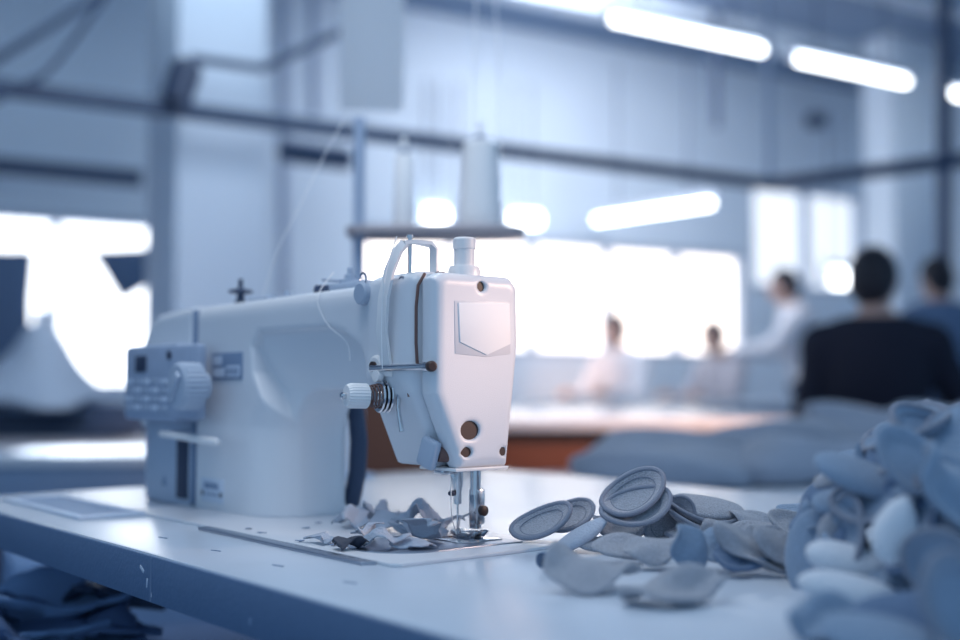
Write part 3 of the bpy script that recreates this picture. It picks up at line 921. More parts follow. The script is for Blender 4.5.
for (px, py, d, L, Wd, T, l, n, kind, mt, rim, lab_, grp) in PADS:
    vv = np.array(pad_geo(L, Wd, T, kind, 900 + len(WM))[0]) @ np.array(basis(l, n)).T
    sd_ = 900 + len(WM)
    if grp is GP2 and kind in ('leaf', 'flat') and py > 555:
        c = onz(px, py + 4)
        c[2] = 0.0005 - vv[:, 2].min() + (0.004 if py < 575 else 0)
    else:
        while W(px, py, d)[2] + vv[:, 2].min() < 0.0005 and d > .6:
            d -= .004
        c = W(px, py, d)
    if mt == 'padwhite':
        KEEP.append((px, py, d))
    pad(c, L, Wd, T, l, n, kind, lab_, grp, mt, bool(rim), seed=sd_)

# body of the heap: loose pads over a mound
protos = []
hc_ = onz(985, 590)
hc_ = np.array([hc_[0], hc_[1], 0.0]) + DH * 0.02
HL = 'grey felt pad among the many heaped loosely at the right end'
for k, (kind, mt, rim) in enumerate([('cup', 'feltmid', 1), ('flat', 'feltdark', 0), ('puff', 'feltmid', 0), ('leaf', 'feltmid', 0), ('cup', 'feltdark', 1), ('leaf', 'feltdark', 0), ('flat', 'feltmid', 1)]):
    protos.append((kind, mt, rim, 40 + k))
made = {}
cnt = 0
for layer, sc_ in enumerate((0.60, 0.80)):
    N = 40 if layer == 0 else 84
    for k in range(N):
        u = (k + .5) / N
        zz = u * .98
        a = k * 2.399963 + layer
        rr = math.sqrt(1 - zz * zz)
        dirv = np.array([rr * math.cos(a), rr * math.sin(a), zz])
        nn = dirv
        if dirv @ DH > 0.35 and zz < .75: continue
        c = hc_ + dirv * np.array([0.165, 0.165, 0.165]) * sc_
        c = c + np.array([rng.normal(0, .006), rng.normal(0, .006), 0])
        c[2] = max(c[2], 0.012)
        rel = c - CAM
        dd = rel @ FW
        qx, qy = 480 + FPX * (rel @ RT) / dd, 320 - FPX * (rel @ UP) / dd
        if any(abs(qx - kx) < 50 and abs(qy - ky) < 36 and dd < kd + .012 for kx, ky, kd in KEEP): continue
        tdir = np.cross(nn, rng.normal(size=3))
        tdir /= np.linalg.norm(tdir)
        jit = nn + rng.normal(0, .28, 3)
        x = Vector(tdir).normalized()
        z = Vector(jit)
        z = (z - x * z.dot(x)).normalized()
        R3 = Matrix((x, z.cross(x), z)).transposed()
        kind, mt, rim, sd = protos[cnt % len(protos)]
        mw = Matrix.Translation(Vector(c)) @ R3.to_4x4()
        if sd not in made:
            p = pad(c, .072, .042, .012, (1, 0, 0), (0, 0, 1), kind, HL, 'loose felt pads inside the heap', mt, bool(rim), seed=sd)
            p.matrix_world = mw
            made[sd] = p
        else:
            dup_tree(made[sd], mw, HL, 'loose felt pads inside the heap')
        cnt += 1


# rolled corner by the crumpled piece
rc = root('rolled_felt', W(551, 577, .985), 'small dark rolled felt end on the bare bench in front of the small pile', 'felt scrap')
mb = MB()
pts = []
for k in range(26):
    t = k / 25
    a = t * 2 * PI * 1.6
    rr_ = .0085 - .005 * t
    pts.append((rr_ * math.cos(a), 0, rr_ * math.sin(a)))
vs, fs = [], []
for p in pts:
    vs += [(p[0], -.012, p[2]), (p[0] * .8, .016, p[2] * .8)]
for i in range(25):
    fs.append([2 * i, 2 * i + 1, 2 * i + 3, 2 * i + 2])
o = link('roll', vs, fs, M['feltdark'], rc, local=True)
md = o.modifiers.new('thick', 'SOLIDIFY'); md.thickness = .0018
rc.rotation_euler = (0, 0, HEAD - PI / 2 + 1.0)
rc.location.z = 0.0095


# ------------------------------------------------------------------ scraps on the machine bed
def crumple(size, seed, amp=.35, n=12):
    r = np.random.default_rng(seed)
    u, v = np.meshgrid(np.linspace(-1, 1, n), np.linspace(-1, 1, n), indexing='ij')
    P = np.stack([u, v, np.zeros_like(u)], -1)
    for k in range(7):
        d = r.normal(size=2); d /= np.linalg.norm(d)
        fq = r.uniform(1.5, 4)
        ph = r.uniform(0, 6.28)
        s = u * d[0] + v * d[1]
        w = np.abs(((s * fq + ph) / PI) % 2 - 1) - .5
        nv = r.normal(size=3)
        nv[2] += .8
        nv /= np.linalg.norm(nv)
        P += w[..., None] * nv * amp
    P[..., :2] *= (1 + .2 * r.normal(size=(n, n, 1)) * .4)
    P = P.reshape(-1, 3) * size / 2
    fs = [[i * n + j, (i + 1) * n + j, (i + 1) * n + j + 1, i * n + j + 1] for i in range(n - 1) for j in range(n - 1)]
    return P, fs


def scrap(name, base, size, seed, label, cat, group, m, amp=.35, thick=.0012, squash=1.0):
    P, fs = crumple(size, seed, amp)
    P[:, 2] *= squash
    P[:, 2] -= P[:, 2].min()
    o = link(name, P + np.array(base), fs, M[m], sharp=30)
    md = o.modifiers.new('thickness', 'SOLIDIFY')
    md.thickness = thick
    md.offset = 0
    return props(o, label, cat, group)


SCR = [(352, 520, .030, 'pale cloth scrap against the foot of the machine column'), (372, 516, .034, 'cloth scrap behind the dark one on the bed'),
       (388, 521, .036, 'tallest cloth scrap in the middle of the machine bed'), (404, 527, .030, 'cloth scrap right of the tallest one on the bed'),
       (420, 524, .034, 'cloth scrap leaning toward the presser foot'), (431, 534, .036, 'folded cloth scrap lying closest to the presser foot'),
       (412, 541, .030, 'flat cloth scrap at the front of the scrap row'), (386, 541, .028, 'small cloth scrap in front of the tallest one'),
       (366, 536, .026, 'cloth scrap leaning on the dark one'), (325, 536, .026, 'thin frayed cloth scrap left of the dark one'), (445, 524, .024, 'cloth scrap tucked behind the presser foot')]
for i, (px, py, s, lb_) in enumerate(SCR):
    b = onz(px, py + 6, 0.005)
    scrap('cloth_scrap', b, s, 100 + i, lb_, 'cloth scrap', 'cloth scraps on the machine bed', 'scrap', amp=.55, squash=.6 if i in (6, 9) else 1.25)
scrap('dark_scrap', onz(351, 548, .005), .026, 77, 'black crumpled scrap on the machine bed', 'cloth scrap', None, 'scrapdark', .6, squash=1.3)
for i, (px, py) in enumerate([(306, 528), (318, 523), (300, 541), (333, 545), (249, 529), (262, 533)]):
    scrap('lint', onz(px, py, .0045 if px > 290 else .0035), .006, 200 + i, 'tiny dark lint crumb on the bed left of the scraps', 'lint', 'lint crumbs on the bed', 'midmark', .4, .0006, .4)

# ================================================================== things under and beyond the bench
knit = M['knit']
# second table behind the bench carrying the knit heap
kt = root('cutting_table', tuple(W(760, 500, 2.6) * [1, 1, 0] + [0, 0, FLOOR]), 'low white table behind the bench under the knit fabric heap', 'table')
kc = G(0.52, 2.75, 0)
Rk = np.array(basis((1, .32, 0), (0, 0, 1)))


def kbox(a, b, bev=.002):
    mb = MB()
    a, b = np.array(a, float), np.array(b, float)
    return mb.box((a + b) / 2, np.abs(b - a), bev)


def put(mb, name, m, parent):
    v = np.array(mb.v) @ Rk.T + np.array([kc[0], kc[1], 0])
    return link(name, v, mb.f, M[m], parent, sharp=35)


put(kbox((-.62, -.38, -.10), (1.2, .40, -.07)), 'table_top', 'benchwhite', kt)
for x in (-.55, 1.12):
    for y in (-.32, .34):
        put(kbox((x - .025, y - .025, FLOOR), (x + .025, y + .025, -.10)), 'leg', 'poleblue', kt)


def roll_sdf(c, r, seed, Rm):
    rr = np.random.default_rng(seed)
    ks = rr.normal(size=(5, 3)) * np.array([4, 8, 10]) * 1.3
    ph = rr.uniform(0, 6.28, 5)

    def fn(P):
        d = sd_ell(P, c, r)
        w = sum(np.sin(P @ ks[i] + ph[i]) for i in range(5))
        return np.maximum(d + .016 * w + .020 * np.abs(np.sin(16 * (P[..., 2] * 1.6 + .45 * P[..., 0] + .6 * P[..., 1]) + ph[1])), -.068 - P[..., 2])
    return fn


KN = [((-.14, -.12, -.03), (.23, .14, .058), 'grey knit fabric bundle at the front left end of the heap behind the bench'),
      ((.20, -.14, -.03), (.24, .14, .066), 'grey knit fabric bundle at the front of the heap, right of the end one'),
      ((.56, -.12, -.02), (.26, .14, .078), 'grey knit fabric bundle at the front of the heap, behind the small felt pads'),
      ((.95, -.10, -.02), (.26, .15, .095), 'grey knit fabric bundle at the front of the heap, beside the big felt heap'),
      ((-.02, .10, -.01), (.24, .14, .078), 'grey knit fabric bundle in the back row of the heap, lowest of its row'),
      ((.33, .12, .01), (.25, .14, .082), 'grey knit fabric bundle in the back row of the heap, second from the machine'),
      ((.70, .13, .03), (.27, .15, .085), 'grey knit fabric bundle in the back row of the heap under the navy jacket'),
      ((1.02, .14, .03), (.22, .15, .10), 'grey knit fabric bundle highest in the back row, toward the picture edge')]
for i, (c, r, lb_) in enumerate(KN):
    V, Fq = nets(roll_sdf(c, r, 300 + i, None), np.array(c) - np.array(r) * 1.3, np.array(c) + np.array(r) * 1.3, .010)
    V = V @ Rk.T + np.array([kc[0], kc[1], 0])
    o = link('knit_fabric', V, Fq, knit)
    props(o, lb_, 'fabric', 'knit fabric bundles behind the bench')

# brown-fronted bench farther back with white glossy top
bb = root('workbench', tuple(G(0.3, 4.6, FLOOR)), 'long workbench with brown front and glossy white top behind the machine head', 'table')
kc = G(.35, 4.7, 0)
Rk = np.array(basis((1, .05, 0), (0, 0, 1)))
put(kbox((-.55, -1.2, .02), (.70, 1.3, .05)), 'table_top', 'benchwhite', bb)
put(kbox((-.55, -1.17, -.42), (.68, -1.14, .02)), 'front_board', 'brownwood', bb)
for x in (-.5, .64):
    for y in (-1.1, 1.2):
        put(kbox((x - .03, y - .03, FLOOR), (x + .03, y + .03, .02)), 'leg', 'brownwood', bb)
# brown cabinet seen under the machine arm
kc = G(-.21, 3.2, 0)
bcab = root('wooden_cabinet', (kc[0], kc[1], FLOOR), 'dark brown wooden cabinet seen under the machine arm', 'cabinet')
put(kbox((-.125, -.15, FLOOR + .06), (.20, .15, .135), .005), 'cabinet_body', 'brownwood', bcab)
put(kbox((-.13, -.155, FLOOR), (.205, .155, FLOOR + .06), .004), 'plinth', 'benchblue', bcab)
put(kbox((-.115, -.157, FLOOR + .1), (.19, -.15, .125), .003), 'door', 'brownwood', bcab)
put(kbox((-.14, -.17, .135), (.215, .16, .150), .004), 'cabinet_top', 'brownwood', bcab)
# left work table
lt = root('work_table', tuple(G(-1.5, 4.2, FLOOR)), 'pale work table at the far left with a shiny top', 'table')
kc = G(-1.55, 4.1, 0)
Rk = np.array(basis((1, .05, 0), (0, 0, 1)))
put(kbox((-1.1, -.62, -.085), (.75, .55, -.055)), 'table_top', 'benchwhite', lt)
put(kbox((-1.1, -.60, -.20), (.72, -.575, -.085)), 'front_apron', 'benchblue', lt)
for x in (-1.0, -.02, .68):
    for y in (-.56, .48):
        put(kbox((x - .028, y - .028, FLOOR), (x + .028, y + .028, -.085)), 'leg', 'poleblue', lt)
# dark cabinet behind it
kc = G(-1.9, 5.1, 0)
dc = root('low_cabinet', (kc[0], kc[1], FLOOR), 'dark low cabinet behind the pale work table at the far left', 'cabinet')
put(kbox((-.9, -.1, FLOOR), (.32, .30, .04), .006), 'cabinet_body', 'darkmetal', dc)
put(kbox((-.92, -.12, .04), (.33, .31, .06), .004), 'cabinet_top', 'benchblue', dc)
put(kbox((-.32, -.105, FLOOR + .05), (-.31, -.098, .02), .001), 'door_gap', 'darkslot', dc)
kb_ = MB().box(W(118, 416, 4.45) - ZUP * .01, (.20, .14, .11), .008, Matrix(basis((1, .05, 0), (0, 0, 1))))
kb_o = kb_.build('dark_crate', M['darkmetal']); props(kb_o, 'small dark crate at the back right end of the pale work table', 'crate')
# cloth heap on the cabinet
def heap_fn(c, r, hgt, seed):
    rr = np.random.default_rng(seed)
    ks = rr.normal(size=(6, 3)) * 9
    ph = rr.uniform(0, 6.28, 6)

    def fn(P):
        d2 = np.hypot(P[..., 0] - c[0], P[..., 1] - c[1])
        t = np.clip((P[..., 2] - c[2]) / hgt, 0, 1)
        rad = r * (1 - t) ** .8
        d = (d2 - rad) * .7
        d = np.maximum(d, c[2] - P[..., 2])
        return d + .014 * sum(np.sin(P @ ks[i] + ph[i]) for i in range(6)) * (1 - .3 * t)
    return fn


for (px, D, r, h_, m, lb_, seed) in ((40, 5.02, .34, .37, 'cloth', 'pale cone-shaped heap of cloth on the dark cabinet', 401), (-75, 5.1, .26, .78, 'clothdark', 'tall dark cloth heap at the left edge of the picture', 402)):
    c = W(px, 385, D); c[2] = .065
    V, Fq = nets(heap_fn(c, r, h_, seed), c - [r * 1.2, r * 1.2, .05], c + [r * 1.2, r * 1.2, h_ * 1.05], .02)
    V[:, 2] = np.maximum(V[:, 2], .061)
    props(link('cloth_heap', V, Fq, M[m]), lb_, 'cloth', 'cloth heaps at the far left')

# cloths hanging in front of the left window
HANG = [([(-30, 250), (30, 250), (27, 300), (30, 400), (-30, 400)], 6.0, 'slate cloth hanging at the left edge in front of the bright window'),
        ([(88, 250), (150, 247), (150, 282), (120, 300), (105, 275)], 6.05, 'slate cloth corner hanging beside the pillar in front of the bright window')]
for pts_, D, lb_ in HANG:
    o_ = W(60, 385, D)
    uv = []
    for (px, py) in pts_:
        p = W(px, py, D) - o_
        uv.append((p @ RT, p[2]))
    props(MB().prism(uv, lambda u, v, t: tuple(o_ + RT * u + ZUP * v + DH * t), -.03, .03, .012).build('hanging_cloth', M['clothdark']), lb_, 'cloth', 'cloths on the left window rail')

# ------------------------------------------------------------------ lower left: scraps bin and shelf under the bench
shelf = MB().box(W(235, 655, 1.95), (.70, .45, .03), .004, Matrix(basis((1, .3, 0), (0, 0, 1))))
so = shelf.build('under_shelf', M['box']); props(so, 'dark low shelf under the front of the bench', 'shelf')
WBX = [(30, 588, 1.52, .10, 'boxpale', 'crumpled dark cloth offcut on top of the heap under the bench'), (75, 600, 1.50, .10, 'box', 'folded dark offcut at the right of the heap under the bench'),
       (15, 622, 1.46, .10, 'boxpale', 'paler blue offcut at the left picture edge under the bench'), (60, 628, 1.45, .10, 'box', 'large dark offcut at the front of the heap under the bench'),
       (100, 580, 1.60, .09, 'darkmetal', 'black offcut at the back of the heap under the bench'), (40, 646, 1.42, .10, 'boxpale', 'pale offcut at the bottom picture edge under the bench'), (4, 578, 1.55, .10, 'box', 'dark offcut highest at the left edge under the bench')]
for i, (px, py, D, s, m, lb_) in enumerate(WBX):
    p = W(px, py, D)
    s *= 1.7
    p[2] -= s * .3
    scrap('cloth_offcut', p, s, 500 + i, lb_, 'cloth scrap', 'offcuts in the bin under the bench', m, .22, .006, squash=1.6)
bc = W(45, 690, 1.5)
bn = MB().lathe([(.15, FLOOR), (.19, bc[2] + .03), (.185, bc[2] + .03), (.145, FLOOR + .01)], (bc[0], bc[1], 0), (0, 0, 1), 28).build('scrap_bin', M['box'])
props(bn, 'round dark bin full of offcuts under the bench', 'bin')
pb_ = MB().box(W(135, 600, 2.4), (.5, .3, .22), .006, Matrix(basis((1, .5, 0), (0, 0, 1)))).build('pale_carton', M['boxpale'])
props(pb_, 'pale blue carton standing below and behind the bench edge', 'carton')

# ================================================================== hall
S0 = G(-2.92, 7.0, 0)


def onwall(px, py):
    r = ray(px, py)
    t = ((S0 - CAM) @ QD) / (r @ QD)
    p = CAM + r * t
    return (p - S0) @ PD, p[2]


LEN = 7.65


def wallbox(s0, s1, z0, z1, t0, t1, mb=None, bev=0):
    """block on the back wall: along it s0..s1, height z0..z1, depth t0..t1 behind its face"""
    mb = mb or MB()
    fn = lambda u, v, t: tuple(S0 + PD * u + QD * t + ZUP * v)
    return mb.prism([(s0, z0), (s1, z0), (s1, z1), (s0, z1)], fn, t0, t1, bev)


wins = []
for (pa, pb2) in (((-70, 213), (170, 392)), ((362, 240), (748, 356)), ((752, 188), (866, 292))):
    s0, zt = onwall(*pa)
    s1, zb = onwall(pb2[0], pb2[1])
    zt = (onwall(pa[0], pa[1])[1] + onwall(pb2[0], pa[1])[1]) / 2
    zb = (onwall(pa[0], pb2[1])[1] + onwall(pb2[0], pb2[1])[1]) / 2
    wins.append([s0, s1, zb, zt])
wins[2][0] = wins[1][1] + .06
wl = MB()
ss = sorted(set([-4.0, LEN] + [w[0] for w in wins] + [w[1] for w in wins]))
for a, b in zip(ss[:-1], ss[1:]):
    holes = sorted([(w[2], w[3]) for w in wins if w[0] <= a + 1e-6 and w[1] >= b - 1e-6])
    z = FLOOR
    for h0, h1 in holes:
        wallbox(a, b, z, h0, 0, .25, wl)
        z = h1
    wallbox(a, b, z, CEIL, 0, .25, wl)
props(wl.build('wall_back', M['wall'], smooth=False), kind='structure')
for i, (s0, s1, z0, z1) in enumerate(wins):
    r = root('window_%d' % (i + 1), tuple(S0 + PD * (s0 + s1) / 2 + QD * .1 + ZUP * z0), ['wide bright window at the far left behind the cloth heaps', 'wide low window glowing white behind the machine head', 'tall frosted window at the right of the back wall by the corner pillar'][i], 'window')
    r['kind'] = 'structure'
    fm = MB()
    t = .05
    wallbox(s0, s1, z0, z0 + t, .02, .12, fm); wallbox(s0, s1, z1 - t, z1, .02, .12, fm)
    n = [2, 5, 2][i]
    for k in range(n + 1):
        s = s0 + (s1 - s0 - t) * k / n
        wallbox(s, s + t, z0 + t, z1 - t, .02, .12, fm)
    fm.build('window_frame', M['frame'], r, smooth=False)
    wallbox(s0, s1, z0, z1, .13, .15).build('window_pane', M[['pane', 'panewarm', 'paneup'][i]], r, smooth=False)
CR = S0 + PD * LEN
fnr = lambda u, v, t: tuple(CR - QD * u + PD * t + ZUP * v)
props(MB().prism([(-.25, FLOOR), (7.5, FLOOR), (7.5, CEIL), (-.25, CEIL)], fnr, 0, .25).build('wall_right', M['wall'], smooth=False), kind='structure')
a0, a1 = S0 - PD * 4, S0 - PD * 4 - QD * 7
fnl = lambda u, v, t: tuple(S0 - PD * 4 - QD * u - PD * t + ZUP * v)
props(MB().prism([(-.25, FLOOR), (4.5, FLOOR), (4.5, CEIL), (-.25, CEIL)], fnl, 0, .25).build('wall_left', M['wall'], smooth=False), kind='structure')
fnf = lambda u, v, t: tuple(S0 + PD * u - QD * v + ZUP * t)
props(MB().prism([(-4.2, -.25), (LEN + .25, -.25), (LEN + .25, 10.5), (-4.2, 10.5)], fnf, FLOOR - .1, FLOOR).build('floor', M['floor'], smooth=False), kind='structure')
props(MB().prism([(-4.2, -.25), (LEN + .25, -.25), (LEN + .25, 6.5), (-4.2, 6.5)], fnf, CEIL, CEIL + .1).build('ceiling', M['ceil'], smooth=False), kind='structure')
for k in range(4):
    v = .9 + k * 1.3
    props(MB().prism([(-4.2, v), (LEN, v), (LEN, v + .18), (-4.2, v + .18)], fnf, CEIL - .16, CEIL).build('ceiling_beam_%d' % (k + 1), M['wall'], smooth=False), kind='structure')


def pillar(name, px0, px1, D, dp, dq, m):
    """pillar whose camera-side edge is at px between its two visible faces"""
    p = W((px0 + px1) / 2, 385, D)
    p[2] = 0
    fn = lambda u, v, t: tuple(p + PD * u + QD * v + ZUP * t)
    o = MB().prism([(-dp / 2, -dq / 2), (dp / 2, -dq / 2), (dp / 2, dq / 2), (-dp / 2, dq / 2)], fn, FLOOR, CEIL, .01).build(name, M[m])
    return props(o, kind='structure')


pillar('pillar_left', 128, 276, 5.2, .40, .50, 'pillar')
pillar('pillar_right', 868, 944, 9.2, .55, .30, 'wall')


def bar(name, a, b, r, m, label, cat, group=None, n=12, square=False):
    mb = MB()
    mb.tube([a, b], r * (1.3 if square else 1), 4 if square else n)
    o = mb.build(name, M[m])
    return props(o, label, cat, group)


# overhead rails
jn = W(770, 184, 6.4)
bar('overhead_rail', W(-60, 80, 4.2), jn, .028, 'rail', 'long dark overhead rail running from the upper left to the far corner', 'rail', square=True)
bar('overhead_rail', W(1010, 154, 5.57), jn - ZUP * .0, .03, 'rail', 'dark overhead rail crossing the right of the hall', 'rail', square=True)
bar('wall_rail', W(-60, 160, 6.6), W(142, 179, 6.9), .04, 'rail', 'second lower rail at the upper left beside the pillar', 'rail', square=True)
bar('wall_rail', W(280, 150, 6.5), W(350, 160, 6.7), .05, 'rail', 'pale short rail between the pillar and the stand pole', 'rail', square=True)
bar('wall_pipe', W(284, -60, 7.6), W(284, 300, 7.6), .04, 'poleblue', 'upright pipe on the wall right of the left pillar', 'pipe')
bar('wall_pipe', W(313, -60, 7.7), W(315, 115, 7.7), .035, 'poleblue', 'short upright pipe farther right of the left pillar', 'pipe')
bar('brace_rod', W(-20, 70, 4.6), W(112, -12, 4.9), .018, 'rail', 'dark slanting rod in the upper left corner, higher of two', 'rod')
bar('power_cable', W(-10, 102, 4.2), W(40, 78, 4.3), .016, 'rail', 'dark cable at the left edge under the slanting rod', 'cable')
strand('power_cable', [W(0, 98, 4.3), W(40, 78, 4.3), W(70, 45, 4.3), W(110, -10, 4.3)], 'dark sagging cable crossing the slanting rod at upper left', 'cable', .011, None, 'rail')
bar('brace_rod', W(190, 58, 4.7), W(262, 68, 4.8), .02, 'rail', 'dark rod running right from the motor on the rail', 'rod')
bar('brace_rod', W(262, 68, 4.8), W(340, 32, 5.0), .02, 'rail', 'dark rod rising toward the hanging sheet', 'rod')
mo = root('line_motor', tuple(W(182, 105, 4.6)), 'dark motor housing fixed on top of the overhead rail', 'motor')
mc = W(182, 82, 4.62)
MB().lathe([(.035, -.095), (.06, -.085), (.065, .06), (.045, .09)], mc, tuple(PD * .3 + ZUP), 20).build('motor_drum', M['darkmetal'], mo)
MB().box(mc - ZUP * .10, (.07, .07, .07), .008).build('motor_foot', M['darkmetal'], mo)
# hanging perforated sheet
hs = root('hanging_sheet', tuple(W(372, 112, 3.0)), 'pale perforated sheet hanging above the thread stand pole', 'sheet')
mb = MB()
sc0 = W(372, 30, 3.0)
rs = Matrix(basis((1, .05, 0), (0, -1, .02)))
mb.box(sc0, (.165, .43, .006), .002, rs)
mb.build('sheet_panel', M['sheet'], hs)
MB().box(sc0 + ZUP * .22, (.19, .015, .015), .003, rs).build('hanging_bar', M['frame'], hs)
# dark pole at the right edge
bar('service_pole', W(945, -60, 7.0), W(945, 640, 7.0) * [1, 1, 0] + [0, 0, FLOOR], .045, 'rail', 'dark upright pole near the right edge of the picture', 'pole')
bar('drop_rod', W(716, 60, 8.6) * [1, 1, 0] + [0, 0, CEIL], W(716, 128, 8.6), .03, 'rail', 'short grey drop rod hanging from the ceiling beyond the first lamp', 'rod')
bar('drop_rod', jn * [1, 1, 0] + [0, 0, CEIL], jn + ZUP * .03, .02, 'poleblue', 'grey drop rod meeting the corner of the overhead rails', 'rod')
sj_, zj_ = onwall(811, 122)
spk = MB().box(S0 + PD * sj_ - QD * .06 + ZUP * zj_, (.14, .12, .12), .01, Matrix((Vector(PD), Vector(QD), Vector(ZUP))).transposed()).build('junction_box', M['rail'])
props(spk, 'small dark junction box high in the middle right', 'box')


# fluorescent lamps
def lamp(a, b, label, r=.024, group='fluorescent lamps under the ceiling', hang=True, drop=.5):
    a, b = np.array(a), np.array(b)
    mid = (a + b) / 2
    t = root('fluorescent_lamp', tuple(mid), label, 'lamp', group)
    MB().tube([a, b], r, 14).build('tube', M['tube'], t)
    d = (b - a) / np.linalg.norm(b - a)
    sd = np.cross(d, ZUP); sd /= np.linalg.norm(sd)
    up = np.cross(sd, d)
    Rm = Matrix((Vector(d), Vector(sd), Vector(up))).transposed()
    L = np.linalg.norm(b - a)
    MB().box(mid + up * (r + .035), (L + .04, .07, .05), .006, Rm).build('housing', M['lampbody'], t)
    for e in (a, b):
        MB().cyl(e - d * .012 * (1 if e is a else -1), e + d * .004, r * 1.1, n=14).build('end_cap', M['lampbody'], t)
    if hang:
        for k in (.2, .8):
            p = a + (b - a) * k + up * (r + .06)
            MB().cyl(p, p + ZUP * drop, .006, n=8).build('hanger', M['rail'], t)


lamp(W(609, 18, 6.5), W(762, 50, 7.1), 'nearest long fluorescent lamp, left in the upper row')
lamp(W(794, 58, 7.2), W(906, 82, 7.95), 'second fluorescent lamp of the upper row, beside the nearest one')
lamp(W(938, 90, 8.05), W(1040, 112, 8.8), 'third fluorescent lamp of the upper row, cut by the right edge')
lamp(W(596, 220, 9.0), W(714, 203, 8.2), 'low fluorescent lamp hanging over the workers', hang=True, drop=1.1)
for k, (x0, x1, y) in enumerate([(380, 392, 210), (422, 444, 214), (457, 459, 217), (508, 538, 219)]):
    lamp(W(x0, y, 8.4), W(x1, y + 1, 8.5), ['distant lamp glowing just right of the stand pole', 'distant lamp glowing between the two thread cones', 'tiny distant lamp touching the wide thread cone', 'distant lamp glowing right of the wide thread cone'][k], r=.05, group='small distant lamps behind the cones', drop=.9)
lamp(W(826, 277, 8.8), W(846, 279, 8.9), 'distant lamp glowing behind the dark jacket', r=.06, group='small distant lamps behind the cones', drop=1.2)


